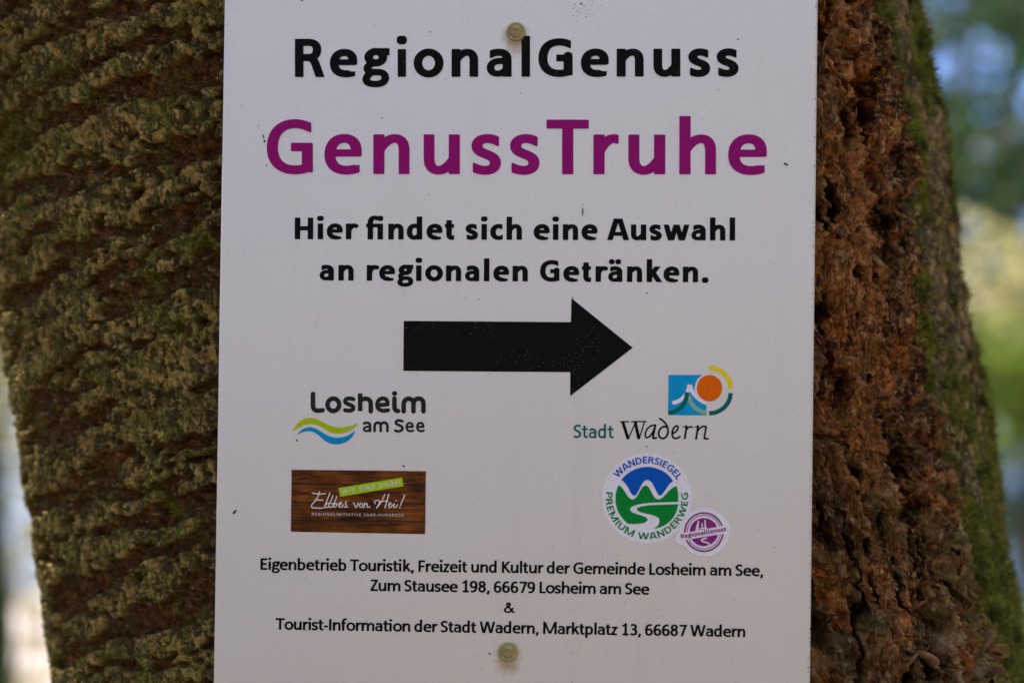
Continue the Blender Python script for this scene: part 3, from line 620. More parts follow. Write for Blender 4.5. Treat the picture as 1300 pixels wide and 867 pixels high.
# ------------------------------------------------------------------ the leaning tree that carries the board
def bark_material(name):
    t = NT(name, .95, .07); co = t.coord('Object')
    red = t.attr('inner_bark'); moss = t.attr('moss'); tan = t.attr('tan_plate'); deep = t.attr('band')
    tone = t.attr('tone')
    n1 = t.noise(co, 300, 5, .7); n2 = t.noise(co, 75, 4, .6); n3 = t.noise(co, 700, 3, .6); n4 = t.noise(t.mapping(co, (1, 1, .45)), 190, 4, .65)
    flank = t.attr('flank')
    grey = t.mix(t.ramp(n1, .36, .64), (.022, .016, .006, 1), (.34, .245, .070, 1))
    grey = t.mix(t.ramp(n2, .42, .58, 0, .7), grey, (.12, .15, .026, 1))
    grey = t.mix(t.ramp(n4, .60, .70, 0, .75), grey, (.50, .32, .105, 1))
    grey = t.mix(t.ramp(n4, .42, .32, 0, .7), grey, (.045, .030, .016, 1))
    big = t.noise(co, 38, 4, .6); grey = t.mix(t.ramp(big, .44, .58, .75, 0), grey, (.075, .060, .022, 1))
    dsh = t.noise(t.mapping(co, (1, 1, .33)), 560, 2, .5); grey = t.mix(t.ramp(dsh, .41, .34, 0, .85), grey, (.018, .013, .007, 1)); grey = t.mix(t.ramp(dsh, .60, .68, 0, .55), grey, (.48, .36, .14, 1))
    grey = t.mix(t.ramp(t.noise(co, 420, 2, .5), .62, .70, 0, .65), grey, (.50, .25, .07, 1))
    fl = t.mix(t.ramp(n1, .34, .66), (.050, .040, .020, 1), (.19, .155, .075, 1)); fl = t.mix(t.ramp(n2, .40, .62, .75, 0), fl, (.035, .028, .014, 1)); grey = t.mix(flank, grey, fl)
    grey = t.mix(t.ramp(tone, .62, .9, 0, .55), grey, (.46, .31, .095, 1)); grey = t.mix(t.ramp(tone, .42, .12, 0, .8), grey, (.05, .036, .018, 1))
    band = t.mix(t.ramp(n3, .35, .65), (.008, .005, .003, 1), (.085, .034, .012, 1))  # furrow colour: inner bark, darkened further in place of crevice shade
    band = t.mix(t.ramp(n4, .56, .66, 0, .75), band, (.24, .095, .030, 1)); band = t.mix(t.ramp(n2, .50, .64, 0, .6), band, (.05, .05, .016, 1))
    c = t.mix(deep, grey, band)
    warm = t.mix(t.ramp(n1, .34, .66), (.040, .013, .005, 1), (.56, .19, .042, 1))
    cool = t.mix(t.ramp(n1, .34, .66), (.045, .027, .015, 1), (.38, .225, .10, 1))
    warm = t.mix(t.ramp(tone, .35, .75), warm, cool)
    warm = t.mix(t.ramp(tone, .30, .10, 0, .8), warm, (.052, .022, .012, 1))
    warm = t.mix(t.ramp(n4, .60, .68, 0, .8), warm, (.60, .30, .10, 1))
    warm = t.mix(t.ramp(n2, .42, .30, 0, .8), warm, (.035, .022, .014, 1))
    warm = t.mix(t.math('MULTIPLY', t.attr('dark_bark_shade'), t.ramp(n1, .62, .42, .25, .95)), warm, (.022, .012, .008, 1))  # dark brown patches, with the blackness of shaded fissures put into the colour
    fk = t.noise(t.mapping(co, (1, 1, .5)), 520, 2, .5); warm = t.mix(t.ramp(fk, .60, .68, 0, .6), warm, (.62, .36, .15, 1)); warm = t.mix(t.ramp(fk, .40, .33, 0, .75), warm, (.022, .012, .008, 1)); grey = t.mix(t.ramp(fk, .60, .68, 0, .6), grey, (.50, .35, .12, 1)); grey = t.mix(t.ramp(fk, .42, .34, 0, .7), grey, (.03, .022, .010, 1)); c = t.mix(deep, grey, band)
    c = t.mix(red, c, warm)
    plate = t.mix(t.ramp(n3, .3, .7), (.17, .115, .065, 1), (.42, .30, .17, 1))
    c = t.mix(tan, c, plate)
    gm = t.mix(t.ramp(n3, .35, .7), (.050, .060, .008, 1), (.25, .26, .03, 1))
    c = t.mix(t.math('MULTIPLY', moss, t.ramp(t.noise(co, 190, 4, .65), .40, .60)), c, gm)
    lich = t.ramp(t.noise(co, 330, 3, .5), .66, .72, 0, .55)
    c = t.mix(lich, c, (.36, .36, .27, 1))
    t.color(c)
    h = t.math('ADD', t.math('MULTIPLY', n3, 1.0), t.math('MULTIPLY', t.noise(co, 1500, 3, .6), .5))
    t.bump(h, .6, .0008)
    t.put(t.b.inputs['Roughness'], t.ramp(n3, .3, .7, .85, 1.))
    return t.m
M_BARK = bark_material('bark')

def photo_xy(P):
    return 650+P[..., 0]/P[..., 1]*F, 433.5-(P[..., 2]-CAM_Z)/P[..., 1]*F
def steps(segs):
    """segs: list of (start, end, step); concatenated positions"""
    out = []
    for a, b, s in segs: out.append(np.linspace(a, b, max(2, int(round(abs(b-a)/s))+1))[:-1])
    out.append(np.array([segs[-1][1]])); return np.concatenate(out)
def stem_surface(name, centre, radius, expo, th, zz, displace, mat, parent, root):
    """centre(z)->x,y ; displaced tube sheet; displace gets arc length s, height, base photo position"""
    TH, Z = np.meshgrid(th, zz)
    cx, cy = centre(Z); R = radius(Z)
    c, s = np.cos(TH), np.sin(TH)
    k = (np.abs(c)**expo+np.abs(s)**expo)**(-1/expo)
    nx, ny = s, -c
    B = np.stack([cx+R*k*nx, cy+R*k*ny, Z], -1)
    bx, by = photo_xy(B)
    h, att = displace(TH*R*1000., Z*1000., bx, by, TH, Z)
    P = B+np.stack([nx*h, ny*h, np.zeros_like(h)], -1)*.001
    if 'dy' in att: P[..., 1] += att.pop('dy')*.001
    if 'dz' in att: P[..., 2] += att.pop('dz')*.001
    lim = .8565-.077*P[..., 0]+.0187*(P[..., 2]-CAM_Z)+.0012         # bark pressed flat where the board touches it
    P[..., 1] = np.where(np.abs(P[..., 2]-CAM_Z) < .19, np.maximum(P[..., 1], np.where(P[..., 0] < .112, lim, -9)), P[..., 1])
    H, W = TH.shape
    i = np.arange(H*W).reshape(H, W)
    f = np.stack([i[:-1, :-1], i[:-1, 1:], i[1:, 1:], i[1:, :-1]], -1).reshape(-1, 4)
    m = mesh_from(name, (P-np.array(root)).reshape(-1, 3), f, mat, True)
    for k_, v in att.items(): attr(m, k_, np.clip(v, 0, 1))
    return link(name, m, parent), P, B, att, h

EY = [-200, 0, 60, 110, 200, 300, 380, 440, 500, 560, 620, 700, 780, 867, 1060]
EX = [1078, 1108, 1118, 1128, 1146, 1146, 1152, 1158, 1168, 1182, 1200, 1222, 1248, 1274, 1320]
tree_root = (.24, 1.05, 0.)
tree = empty('leaning_tree', tree_root)
tag(tree, 'big leaning tree with mossy olive bark and torn reddish bark behind the board', 'tree')
D0 = 1.0735; R0 = .2070
XC = (617-650)/F*D0
def c_main(z): return XC-.155*(z-CAM_Z)+0*z, D0+0*z
def r_main(z): return R0+np.clip(.55-z, 0, .55)**2*.55-np.clip(z-2.2, 0, 6)*.012
def d_main(s, z, bx, by, TH, Z):
    left = sstep(.35, -.1, TH)                     # olive plated side, to the left of the board
    # ---- dark furrows climbing to the right
    q = z-.27*s+6.4*fbm(s/45., z/45., 3, 3)+3.0*fbm(s/12., z/12., 9, 3)
    n = perlin(q/10., s/75.+3.1, 11)+.6*perlin(q/5.2, s/36., 12)+.25*perlin(q/2.6, s/12., 13)
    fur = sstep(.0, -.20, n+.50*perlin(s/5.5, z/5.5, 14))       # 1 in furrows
    up = perlin(s/4.2+.5*perlin(s/9., z/9., 20), z/20., 22); crack = sstep(.12, .02, np.abs(up))*sstep(-.2, .05, perlin(s/20., z/14., 24))
    hl = 2.6*fbm(s/34., z/26., 30, 3)-4.4*fur-2.6*crack*(1-fur)
    r1 = 1-2*np.abs(perlin(s/3.4, z/6.0, 25)); r2 = 1-2*np.abs(perlin(s/1.6, z/2.6, 26))
    def cells(a, b, sd):
        return worley(s/a+.55*perlin(s/a, z/b, sd)+.3*perlin(s/a*2.3, z/b*2.3, sd+7), z/b+.55*perlin(s/a, z/b, sd+1)+.3*perlin(s/a*2.3, z/b*2.3, sd+8), sd+2)
    v1, v2, vid = cells(2.7, 3.4, 27); u1, u2, uid = cells(6., 7.5, 227)
    tt = fbm(s/6.+.4*perlin(s/3., z/3., 240), z/6.5, 241, 4)*8+z/9.; fl_ = np.floor(tt); terr = fl_+sstep(.62, 1., tt-fl_)-tt
    t2 = fbm(s/2.4, z/3.4, 246, 3)*5; f2_ = np.floor(t2); ter2 = f2_+sstep(.6, 1., t2-f2_)-t2
    rel = .30+.95*fur; hl += rel*(1.3*terr+.9*ter2+.6*r1)+.35*ter2+.45*r2+(.5+2.0*fur)*(vid-.5)+.8*(uid-.5)-.9*sstep(.14, 0, v2-v1)-1.2*sstep(.10, 0, u2-u1)+.8*fbm(s/2.0, z/3., 33, 3)
    tone_l = vid
    # ---- mossy right flank
    v = s+.10*z; ex0 = np.interp(by, EY, EX)
    hr = 5.5*fbm(v/45., z/90., 40, 3)+1.9*fbm(v/9., z/14., 44, 4)+.7*perlin(s/2., z/2.5, 47)
    hr += 1.6*(1-2*np.abs(perlin(s/7., z/11., 48)))+1.6*(uid-.5)
    hr += 3*np.exp(-((by-165)/55.)**2)*sstep(1150, 1200, bx)+3*np.exp(-((by-500)/45.)**2)*sstep(1200, 1240, bx)
    pit = np.exp(-(((bx-1149)/6.)**2+((by-124)/7.)**2))
    hr -= 7*pit
    h = hl*left+hr*(1-left)
    ex_ = np.interp(by, EY, EX)
    h -= 38*sstep(ex_+8, ex_-45, bx)*sstep(850, 960, bx)      # the trunk sinks in behind the seam
    moss_l = .9*np.exp(-((bx-5)/38.)**2-((by-185)/55.)**2)+.75*sstep(.18, .45, fbm(s/22., z/22., 50, 3))+.55*sstep(-.05, .3, fbm(s/9., z/9., 52, 3))*.5
    streak = fbm((s+.16*z)/13., z/75., 55, 3)
    moss_r = sstep(-.02, .26, streak+.30*fbm(s/8., z/8., 57, 2)+.22*sstep(450, 800, by)-.02+.5*np.exp(-((bx-ex0-14)/12.)**2)-.1)
    moss = moss_l*left+moss_r*(1-left)*.95
    bare = (1-moss_r)*(1-left)*sstep(-.2, .25, fbm(s/15., z/40., 58, 3))
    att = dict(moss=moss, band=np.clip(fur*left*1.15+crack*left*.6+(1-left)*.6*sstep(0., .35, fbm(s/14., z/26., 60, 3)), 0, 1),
               inner_bark=.25*fur*left, tan_plate=bare*.15, tone=vid, flank=1-left)
    return h, att
dg = math.radians
th = steps([(dg(-150), dg(-95), dg(5)), (dg(-95), dg(-82), dg(.5)), (dg(-82), dg(-21), dg(.135)), (dg(-21), dg(20), dg(1.)), (dg(20), dg(50), dg(.4)), (dg(50), dg(92), dg(.16)), (dg(92), dg(100), dg(.8)), (dg(100), dg(150), dg(5))])
zz = steps([(-.05, .9, .02), (.9, 1.3, .006), (1.3, 1.335, .0015), (1.335, 1.665, .00045), (1.665, 1.7, .0015), (1.7, 2.1, .006), (2.1, 9., .06)])
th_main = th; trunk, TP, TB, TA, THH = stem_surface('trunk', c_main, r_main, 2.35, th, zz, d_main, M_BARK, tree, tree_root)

# ---- the torn reddish seam: a second, fused stem swelling forward at the right of the board
EY = [-200, 0, 60, 110, 200, 300, 380, 440, 500, 560, 620, 700, 780, 867, 1060]
EX = [1078, 1108, 1118, 1128, 1146, 1146, 1152, 1158, 1168, 1182, 1200, 1222, 1248, 1274, 1320]
R1 = .088
def c_seam(z):
    py = 433.5-(z-CAM_Z)/.95*F
    ex = np.interp(py, EY, EX); lo = np.interp(py, [-200, 500, 867, 1060], [0, 0, .004, .010])
    dy = R1*1.02+.8650
    return (ex-650)/F*(dy-.01)-R1*1.02+0*z, dy+lo*1.2
def r_seam(z): return R1+0*z
def blob(bx, by, x, y, a, b, p=1.): return np.exp(-(((bx-x)/a)**2+((by-y)/b)**2)**p)
def d_seam(s, z, bx, by, TH, Z):
    low = sstep(430, 800, by)
    wob = 2.5*perlin(s/14., z/30., 70)+1.2*perlin(s/6., z/11., 71)
    # upright fibrous ridges
    f1 = 1-np.abs(perlin((s+wob)/9., z/80., 72))*2.4; f2 = 1-np.abs(perlin((s+wob)/3.1, z/19., 73))*2.2
    f3 = 1-np.abs(perlin((s+wob)/1.5, z/9., 74))*2.2
    h = 5.5*(f1-.4)*(1-.35*low)+1.9*(f2-.4)*(1-.4*low)+.8*f3*(1-.5*low)
    fis = sstep(.17, .04, np.abs(perlin((s+2*wob)/9., z/55., 76)))*sstep(-.25, .1, perlin(s/15., z/25., 77))
    h += 4.5*fbm(s/24., z/40., 75, 3)
    # scaly plates in three sizes with deep gaps, each plate leaning its own way
    gap = 0; tone = .5+0*s
    for (a, b, amp, sd, gd) in ((7.5, 26., 2.0, 80, 2.4), (3.3, 12., 1.1, 84, 1.5)):
        wx = perlin(s/(a*1.1), z/(b*1.1), sd); wy = perlin(s/(a*1.1), z/(b*1.1), sd+1); sl = -.28*low
        ss = s+sl*(z-1430.)
        x_ = ss/a+.55*wx+.25*perlin(s/(a*.4), z/(b*.4), sd+3); y_ = z/b+.55*wy
        w1, w2, cid = worley(x_, y_, sd+2); e_ = w2-w1
        tilt = perlin(x_*.9, y_*.9, sd+4)
        h += amp*((cid-.5)*1.5+.8*tilt)+gd*(sstep(.0, .16, e_)-1)
        if a > 3: tone = .5*tone+.5*cid if a < 8 else cid
    cx_ = s+2.2*perlin(s/7., z/16., 250)+.9*perlin(s/2.6, z/6., 251)
    tt = fbm(cx_/5.5, z/19., 252, 4)*9; fl_ = np.floor(tt); terr = fl_/9.+sstep(.55, 1., tt-fl_)/9.
    t2 = fbm(cx_/2.2, z/6.5, 256, 3)*6; f2_ = np.floor(t2); ter2 = f2_/6.+sstep(.5, 1., t2-f2_)/6.
    h += 8*terr+3.4*ter2+1.1*(1-2*np.abs(perlin(cx_/1.3, z/10., 258)))+.5*(1-2*np.abs(perlin(cx_/.7, z/5., 259)))
    fine = fbm(s/1.3, z/2.6, 90, 3)
    h += .5*fine+.12*perlin(s/.6, z/.9, 95)
    # the long hollow between seam front and its outer lip, two holes, a cavity
    ys = [0, 90, 140, 230, 330, 420, 500, 590, 660, 740, 900]; xs_ = [1079, 1086, 1092, 1104, 1117, 1119, 1131, 1146, 1156, 1172, 1200]
    xc = np.interp(by, ys, xs_)+5*perlin(z/9., z*0+.5, 97)
    wd = np.interp(by, ys, [5, 6, 10, 10, 8, 8, 7, 15, 12, 5, 3])
    cut = np.exp(-((bx-xc)/wd)**2)*np.interp(by, [0, 640, 720, 900], [1, 1, .4, .15])
    dy = 12*fis+12*cut*(.5+.5*sstep(-.4, .3, perlin(s/9., z/12., 98)))
    dy += 13*blob(bx, by, 1097, 142, 9, 13)+17*blob(bx, by, 1148, 588, 15, 26, 1.4)+14*blob(bx, by, 1157, 654, 17, 13, 1.3)+9*blob(bx, by, 1208, 641, 6, 8)+9*blob(bx, by, 1209, 667, 6, 7)
    dy += 7*blob(bx, by, 1066, 512, 5, 24)+5*blob(bx, by, 1048, 556, 16, 3)+6*blob(bx, by, 1072, 560, 4, 14)+5*blob(bx, by, 1050, 690, 3, 12)+5*blob(bx, by, 1158, 840, 5, 14)+5*blob(bx, by, 1190, 800, 4, 22)+5*blob(bx, by, 1215, 820, 4, 20)+4*blob(bx, by, 1130, 800, 4, 16)+5*blob(bx, by, 1100, 470, 4, 20)
    # outer lip: ragged knobs along the edge
    lip = sstep(10, 45, bx-xc)*(1-sstep(560, 700, by))
    h += lip*(4.*np.abs(perlin(z/13., s/40., 99))+2.8*perlin(z/5., s/9., 100)-1.5)
    h += 3.5*blob(bx, by, 1150, 205, 22, 40)-5*sstep(1100, 1140, bx)*np.exp(-((by-262)/14.)**2)-4*sstep(1095, 1120, bx)*np.exp(-((by-128)/9.)**2)+3.5*blob(bx, by, 1145, 284, 12, 6)
    dy = np.minimum(dy*1.45*(.9+.5*fine), 32)
    moss = .95*blob(bx, by, 1066, 728, 22, 16)*sstep(-.1, .3, fbm(s/5., z/5., 101, 3))+.7*blob(bx, by, 1043, 245, 12, 16)+.85*sstep(1175, 1235, bx+(by-600)*-.15)*sstep(500, 620, by)*sstep(-.3, .2, fbm(s/8., z/8., 102, 3))
    moss += .6*sstep(.30, .55, fbm(s/11., z/11., 103, 3))+.8*blob(bx, by, 1163, 765, 6, 14)
    edge = sstep(dg(74), dg(95), TH)
    moss += .9*edge*sstep(-.2, .25, fbm(s/9., z/14., 104, 3))
    tan = .85*sstep(.28, .5, fbm(s/9., z/9., 105, 3))*sstep(.0, .35, fine+.15)+.7*blob(bx, by, 1058, 72, 9, 25)*sstep(-.2, .3, fine)+.5*sstep(760, 840, by)*sstep(-.1, .3, fbm(s/6., z/6., 106, 3))
    ochre = np.exp(-((bx-np.interp(by, [0, 250, 480, 700], [1068, 1092, 1098, 1105]))/16.)**2)*sstep(760, 560, by)
    tone = np.clip(tone*(1-.8*ochre)+.42*ochre+.0, 0, 1); tone = np.where(ochre > .5, np.clip(tone, .36, .5), tone)
    dark = sstep(.0, .3, fbm(s/13., z/26., 112, 3)+.45*sstep(8, 30, bx-xc)*(1-low)-.25*ochre-.05)
    red = 1-.85*low*sstep(-.3, .2, fbm(s/20., z/20., 107, 3))-.45*sstep(.05, .35, fbm(s/14., z/22., 108, 3))
    att = dict(moss=moss, inner_bark=red, tan_plate=tan, band=.5+0*h, dark_bark_shade=dark, tone=tone, flank=low*.6, dy=dy, dz=1.5*perlin(s/5., z/5., 109))
    return h, att
th = steps([(dg(-95), dg(-10), dg(3)), (dg(-10), dg(18), dg(1)), (dg(18), dg(98), dg(.22)), (dg(98), dg(115), dg(.7)), (dg(115), dg(150), dg(3))])
zz = steps([(.0, .9, .02), (.9, 1.3, .006), (1.3, 1.345, .0015), (1.345, 1.655, .00036), (1.655, 1.7, .0015), (1.7, 2.1, .006), (2.1, 5., .05)])
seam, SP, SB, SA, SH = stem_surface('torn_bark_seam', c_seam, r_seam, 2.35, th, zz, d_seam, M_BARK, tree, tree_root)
seam['label'] = 'reddish torn bark, rough and flaking'

def surf_frame(P, i, j):
    p = P[i, j]; a = P[min(i+3, P.shape[0]-1), j]-P[max(i-3, 0), j]; b = P[i, min(j+3, P.shape[1]-1)]-P[i, max(j-3, 0)]
    n = np.cross(b, a); n /= np.linalg.norm(n)+1e-12; return p, n
# ---- loose bark flakes: the largest as pieces of their own, the rest as one part
rf = random.Random(12)
def flake_shape(w, l, t, seed):
    r = random.Random(seed); top = []; n = 8
    for k in range(n):
        a = 2*math.pi*k/n+r.uniform(-.25, .25); q = r.choice((.55, .8, 1., 1.25))*r.uniform(.85, 1.1)
        x = math.cos(a)*w*q; y = math.sin(a)*l*q; top.append((x, y, .16*l*(y/l)**2-.12*w*(x/w)**2+r.uniform(-.1, .1)*t))
    v = top+[(x*.92, y*.92, z-t) for x, y, z in top]+[(0, 0, t*.5)]
    f = [[k, (k+1) % n, 2*n] for k in range(n)]+[[n+k, n+(k+1) % n, (k+1) % n, k] for k in range(n)]+[[2*n-1-k for k in range(n)]]
    return v, f
fl_m = []
def flake_material(name, a, b):
    t = NT(name, .92, .08); co = t.coord(); oi = t.new('ShaderNodeObjectInfo').outputs['Random']
    n = t.noise(co, 500, 4, .6); t.color(t.mix(t.ramp(n, .3, .7), a, b)); t.bump(t.noise(co, 900, 3), .8, .0006); return t.m
FM = [flake_material('rust_flake', (.07, .025, .012, 1), (.27, .11, .042, 1)), flake_material('tan_flake', (.10, .06, .03, 1), (.30, .18, .09, 1)), flake_material('dark_flake', (.035, .02, .012, 1), (.12, .065, .035, 1))]
FL = [mesh_from('bark_flake', *flake_shape(.0017, .0030, .0007, 40+k), FM[k % 3]) for k in range(9)]
def frame_mat(p, n, spin, tilt, scl, up=(0, 0, 1)):
    n = Vector(n); u = Vector(up)-n*n.dot(Vector(up)); u.normalize(); s_ = u.cross(n)*-1
    M = Matrix(((s_.x, u.x, n.x), (s_.y, u.y, n.y), (s_.z, u.z, n.z)))
    M = M @ Matrix.Rotation(spin, 3, 'Z') @ Matrix.Rotation(tilt, 3, 'X')
    return Matrix.Translation(Vector(p)) @ M.to_4x4() @ Matrix.Diagonal((scl[0], scl[1], scl[2], 1))
ci = np.argwhere((np.abs(SP[..., 2]-CAM_Z) < .15)); sx_, sy_ = photo_xy(SP)
cand = [tuple(c) for c in ci[::97] if 1022 < sx_[c[0], c[1]] < 1290 and -10 < sy_[c[0], c[1]] < 880]
rf.shuffle(cand); placed = 0; inv = Matrix.Translation(-Vector(tree_root))
for (i, j) in cand[:230]:
    p, n = surf_frame(SP, i, j)
    q = rf.uniform(.7, 1.5)*(1.4 if sy_[i, j] > 690 else 1)
    M = frame_mat(p+n*.0005, n, rf.gauss(0, .45), rf.uniform(-.15, .75), (q*rf.uniform(.7, 1.2), q*rf.uniform(.8, 1.5), q))
    o = link('bark_flake', FL[rf.randrange(9)], tree); o.matrix_local = inv @ M
bv = []; bf = []; bi = 0
V0 = [np.array(flake_shape(.0017, .0030, .0007, 40+k)[0]) for k in range(9)]; F0 = flake_shape(.0017, .0030, .0007, 40)[1]
for (i, j) in cand[230:3200]:
    p, n = surf_frame(SP, i, j); q = rf.uniform(.2, .62)
    M = np.array(frame_mat(p+n*.0003, n, rf.gauss(0, .35), rf.uniform(-.2, .5), (q*rf.uniform(.4, .9), q*rf.uniform(1.1, 2.8), q)))
    v = V0[rf.randrange(9)] @ M[:3, :3].T+M[:3, 3]-np.array(tree_root); bv.append(v); bf += [[x+bi for x in f] for f in F0]; bi += len(v)
mc = flake_material('small_flakes', (.06, .026, .013, 1), (.25, .115, .05, 1))
tag(link('small_bark_flakes', mesh_from('small_bark_flakes', np.concatenate(bv), bf, mc), tree), kind='stuff')

# ---- moss: short upright blades where the bark is mossy, thickest on the right flank and along the seam
mt = NT('moss_blades', .8, .2); mco = mt.coord(); nn = mt.noise(mco, 120, 3)
mt.color(mt.mix(mt.ramp(nn, .35, .65), (.050, .058, .010, 1), (.27, .29, .040, 1)))
mt.b.inputs['Subsurface Weight'].default_value = 0.
rm = np.random.RandomState(3)
def blades(P, att, count, lo, hi, xr, thr=.35, wid=.00032, bias=None):
    x, y = photo_xy(P); ok = (att['moss'] > thr) & (np.abs(P[..., 2]-CAM_Z) < .17) & (x > xr[0]) & (x < xr[1])
    if bias is not None: ok &= bias
    I = np.argwhere(ok)
    if len(I) == 0: return np.zeros((0, 3))
    I = I[rm.randint(0, len(I), count)]; I = I[(I[:, 0] > 2) & (I[:, 1] > 2) & (I[:, 0] < P.shape[0]-3) & (I[:, 1] < P.shape[1]-3)]
    i, j = I[:, 0], I[:, 1]
    p = P[i, j]; a = P[i+2, j]-P[i-2, j]; b = P[i, j+2]-P[i, j-2]; n = np.cross(b, a); n /= np.linalg.norm(n, axis=1)[:, None]+1e-12
    d = n+rm.randn(len(I), 3)*.55+np.array([0, 0, .25]); d /= np.linalg.norm(d, axis=1)[:, None]
    L = rm.uniform(lo, hi, len(I))[:, None]; s = np.cross(d, rm.randn(len(I), 3)); s /= np.linalg.norm(s, axis=1)[:, None]+1e-9
    w = wid*rm.uniform(.6, 1.4, len(I))[:, None]
    return np.stack([p-s*w, p+s*w, p+d*L*.6+s*w*.7, p+d*L], 1).reshape(-1, 3)
mv = np.concatenate([blades(TP, TA, 62000, .0009, .0026, (1090, 1330)), blades(TP, TA, 16000, .0018, .0042, (1150, 1330), .3), blades(TP, TA, 9000, .0006, .0016, (-40, 300), .5),
    blades(TP, TA, 14000, .0022, .0062, (1150, 1330), .2, .0004, (th_main > dg(66))[None, :]),
    blades(SP, SA, 9000, .0006, .0016, (1030, 1300), .45), blades(SP, SA, 5000, .0010, .0030, (1095, 1300), .5)])
nb = len(mv)//4; b4 = np.arange(nb)*4
mf = np.concatenate([np.stack([b4, b4+1, b4+2], 1), np.stack([b4, b4+2, b4+3], 1)])
tag(link('moss', mesh_from('moss', mv-np.array(tree_root), mf, mt.m), tree), kind='stuff')
# ---- whiskers of bark fibre standing off the left silhouette
fv = []; ff = []
x, y = photo_xy(TP)
I = np.argwhere((np.abs(TP[..., 2]-CAM_Z) < .16) & (x < 110) & (x > -60)); I = I[rm.randint(0, len(I), 2600)]
for i, j in I:
    p, n = surf_frame(TP, min(max(i, 3), TP.shape[0]-4), min(max(j, 3), TP.shape[1]-4)); d = Vector(n)+Vector((rf.gauss(0, .5), rf.gauss(0, .5), rf.gauss(0, .7))); d.normalize()
    L = rf.uniform(.0006, .0018); s_ = d.cross(Vector((rf.gauss(0, 1), rf.gauss(0, 1), rf.gauss(0, 1)))).normalized()*rf.uniform(.0003, .0007); b = len(fv); p = Vector(p)-Vector(tree_root)
    fv += [p-s_, p+s_, p+d*L]; ff.append([b, b+1, b+2])
tag(link('bark_fibres', mesh_from('bark_fibres', fv, ff, mc), tree), kind='stuff')

# ------------------------------------------------------------------ the place behind: forest floor, lake, far shore, trees and shrubs
def terrain_z(x, y):
    d = np.maximum(0, y-7.)
    return -7.6*sstep(0, 30, d)+.10*perlin(x/5., y/5., 200)*np.clip((np.hypot(x, y-1)-1.2)/3., 0, 1)
gx = np.concatenate([np.linspace(-900, -60, 22), np.linspace(-50, 50, 61), np.linspace(60, 900, 22)])
gy = np.concatenate([np.linspace(-900, -60, 22), np.linspace(-50, 75, 76), np.linspace(85, 950, 16)])
X, Y = np.meshgrid(gx, gy); Zt = terrain_z(X, Y)
Zt = np.where(Y > 70, Zt-2.5*sstep(70, 120, Y), Zt)
i = np.arange(X.size).reshape(X.shape); f = np.stack([i[:-1, :-1], i[:-1, 1:], i[1:, 1:], i[1:, :-1]], -1).reshape(-1, 4)
gm_ = NT('forest_floor', .95, .1); co = gm_.coord()
c = gm_.mix(gm_.ramp(gm_.noise(co, 5, 6, .7), .35, .65), (.10, .055, .025, 1), (.30, .20, .11, 1)); c = gm_.mix(gm_.ramp(gm_.noise(co, .8, 3), .52, .62, 0, .7), c, (.06, .10, .02, 1)); gm_.color(c); gm_.bump(gm_.noise(co, 22, 4), .8, .03)
tag(link('forest_floor', mesh_from('forest_floor', np.stack([X, Y, Zt], -1).reshape(-1, 3), f, gm_.m, True)), kind='structure')
wm = NT('lake_water', .12, .5); wm.color((.05, .09, .10, 1)); wm.bump(wm.noise(wm.mapping(wm.coord(), (1, 2.2, 1)), 1.3, 4), .35, .12)
tag(link('lake', mesh_from('lake', [(-900, 48, -7.25), (900, 48, -7.25), (900, 720, -7.25), (-900, 720, -7.25)], [[0, 1, 2, 3]], wm.m)), kind='structure')
sm_ = NT('pale_shore_sand', .9, .2); sm_.color(sm_.mix(sm_.ramp(sm_.noise(sm_.coord(), .6, 4), .35, .65), (.42, .34, .30, 1), (.68, .58, .54, 1)))
tag(link('sandy_shore', mesh_from('sandy_shore', [(-30, 44, -7.2), (-6, 46, -7.2), (-8, 66, -7.2), (-15, 84, -7.2), (-34, 80, -7.2)], [[0, 1, 2, 3, 4]], sm_.m)), kind='structure')
hm = NT('far_forest', .95, .1); hm.color(hm.mix(hm.ramp(hm.noise(hm.coord(), .06, 5, .7), .35, .65), (.03, .05, .03, 1), (.09, .13, .06, 1)))
hx = np.linspace(-900, 900, 121); hy = np.linspace(700, 940, 14); HX, HY = np.meshgrid(hx, hy)
HZ = -8+(HY-700)/240.*34*(.75+.5*perlin(HX/260., HY/260., 210))+1.6*perlin(HX/14., HY/14., 212)*(HY > 705)
i = np.arange(HX.size).reshape(HX.shape); f = np.stack([i[:-1, :-1], i[:-1, 1:], i[1:, 1:], i[1:, :-1]], -1).reshape(-1, 4)
tag(link('far_shore_hills', mesh_from('far_shore_hills', np.stack([HX, HY, HZ], -1).reshape(-1, 3), f, hm.m, True)), kind='structure')
# foliage material: leaves let sunlight through
def leaf_material(name, dark, light, trans):
    t = NT(name, .6, .25); co = t.coord(); oi = t.noise(co, 1.6, 3)
    c = t.mix(t.ramp(oi, .35, .65), dark, light); t.color(c)
    tr = t.new('ShaderNodeBsdfTranslucent'); t.put(tr.inputs[0], trans); ms = t.new('ShaderNodeMixShader'); ms.inputs[0].default_value = .45
    t.l.new(t.b.outputs[0], ms.inputs[1]); t.l.new(tr.outputs[0], ms.inputs[2]); t.l.new(ms.outputs[0], t.n['Material Output'].inputs[0]); return t.m
LEAF = [leaf_material('dark_green_leaves', (.022, .042, .020, 1), (.045, .080, .030, 1), (.05, .105, .035, 1)),
        leaf_material('fresh_green_leaves', (.06, .10, .015, 1), (.11, .16, .03, 1), (.30, .42, .05, 1)),
        leaf_material('straw_yellow_leaves', (.24, .22, .10, 1), (.40, .37, .19, 1), (.66, .60, .30, 1))]
wb = NT('forest_trunk_bark', .9, .2); wb.color(wb.mix(wb.ramp(wb.noise(wb.coord(), 14, 4), .35, .65), (.05, .04, .028, 1), (.13, .11, .07, 1)))
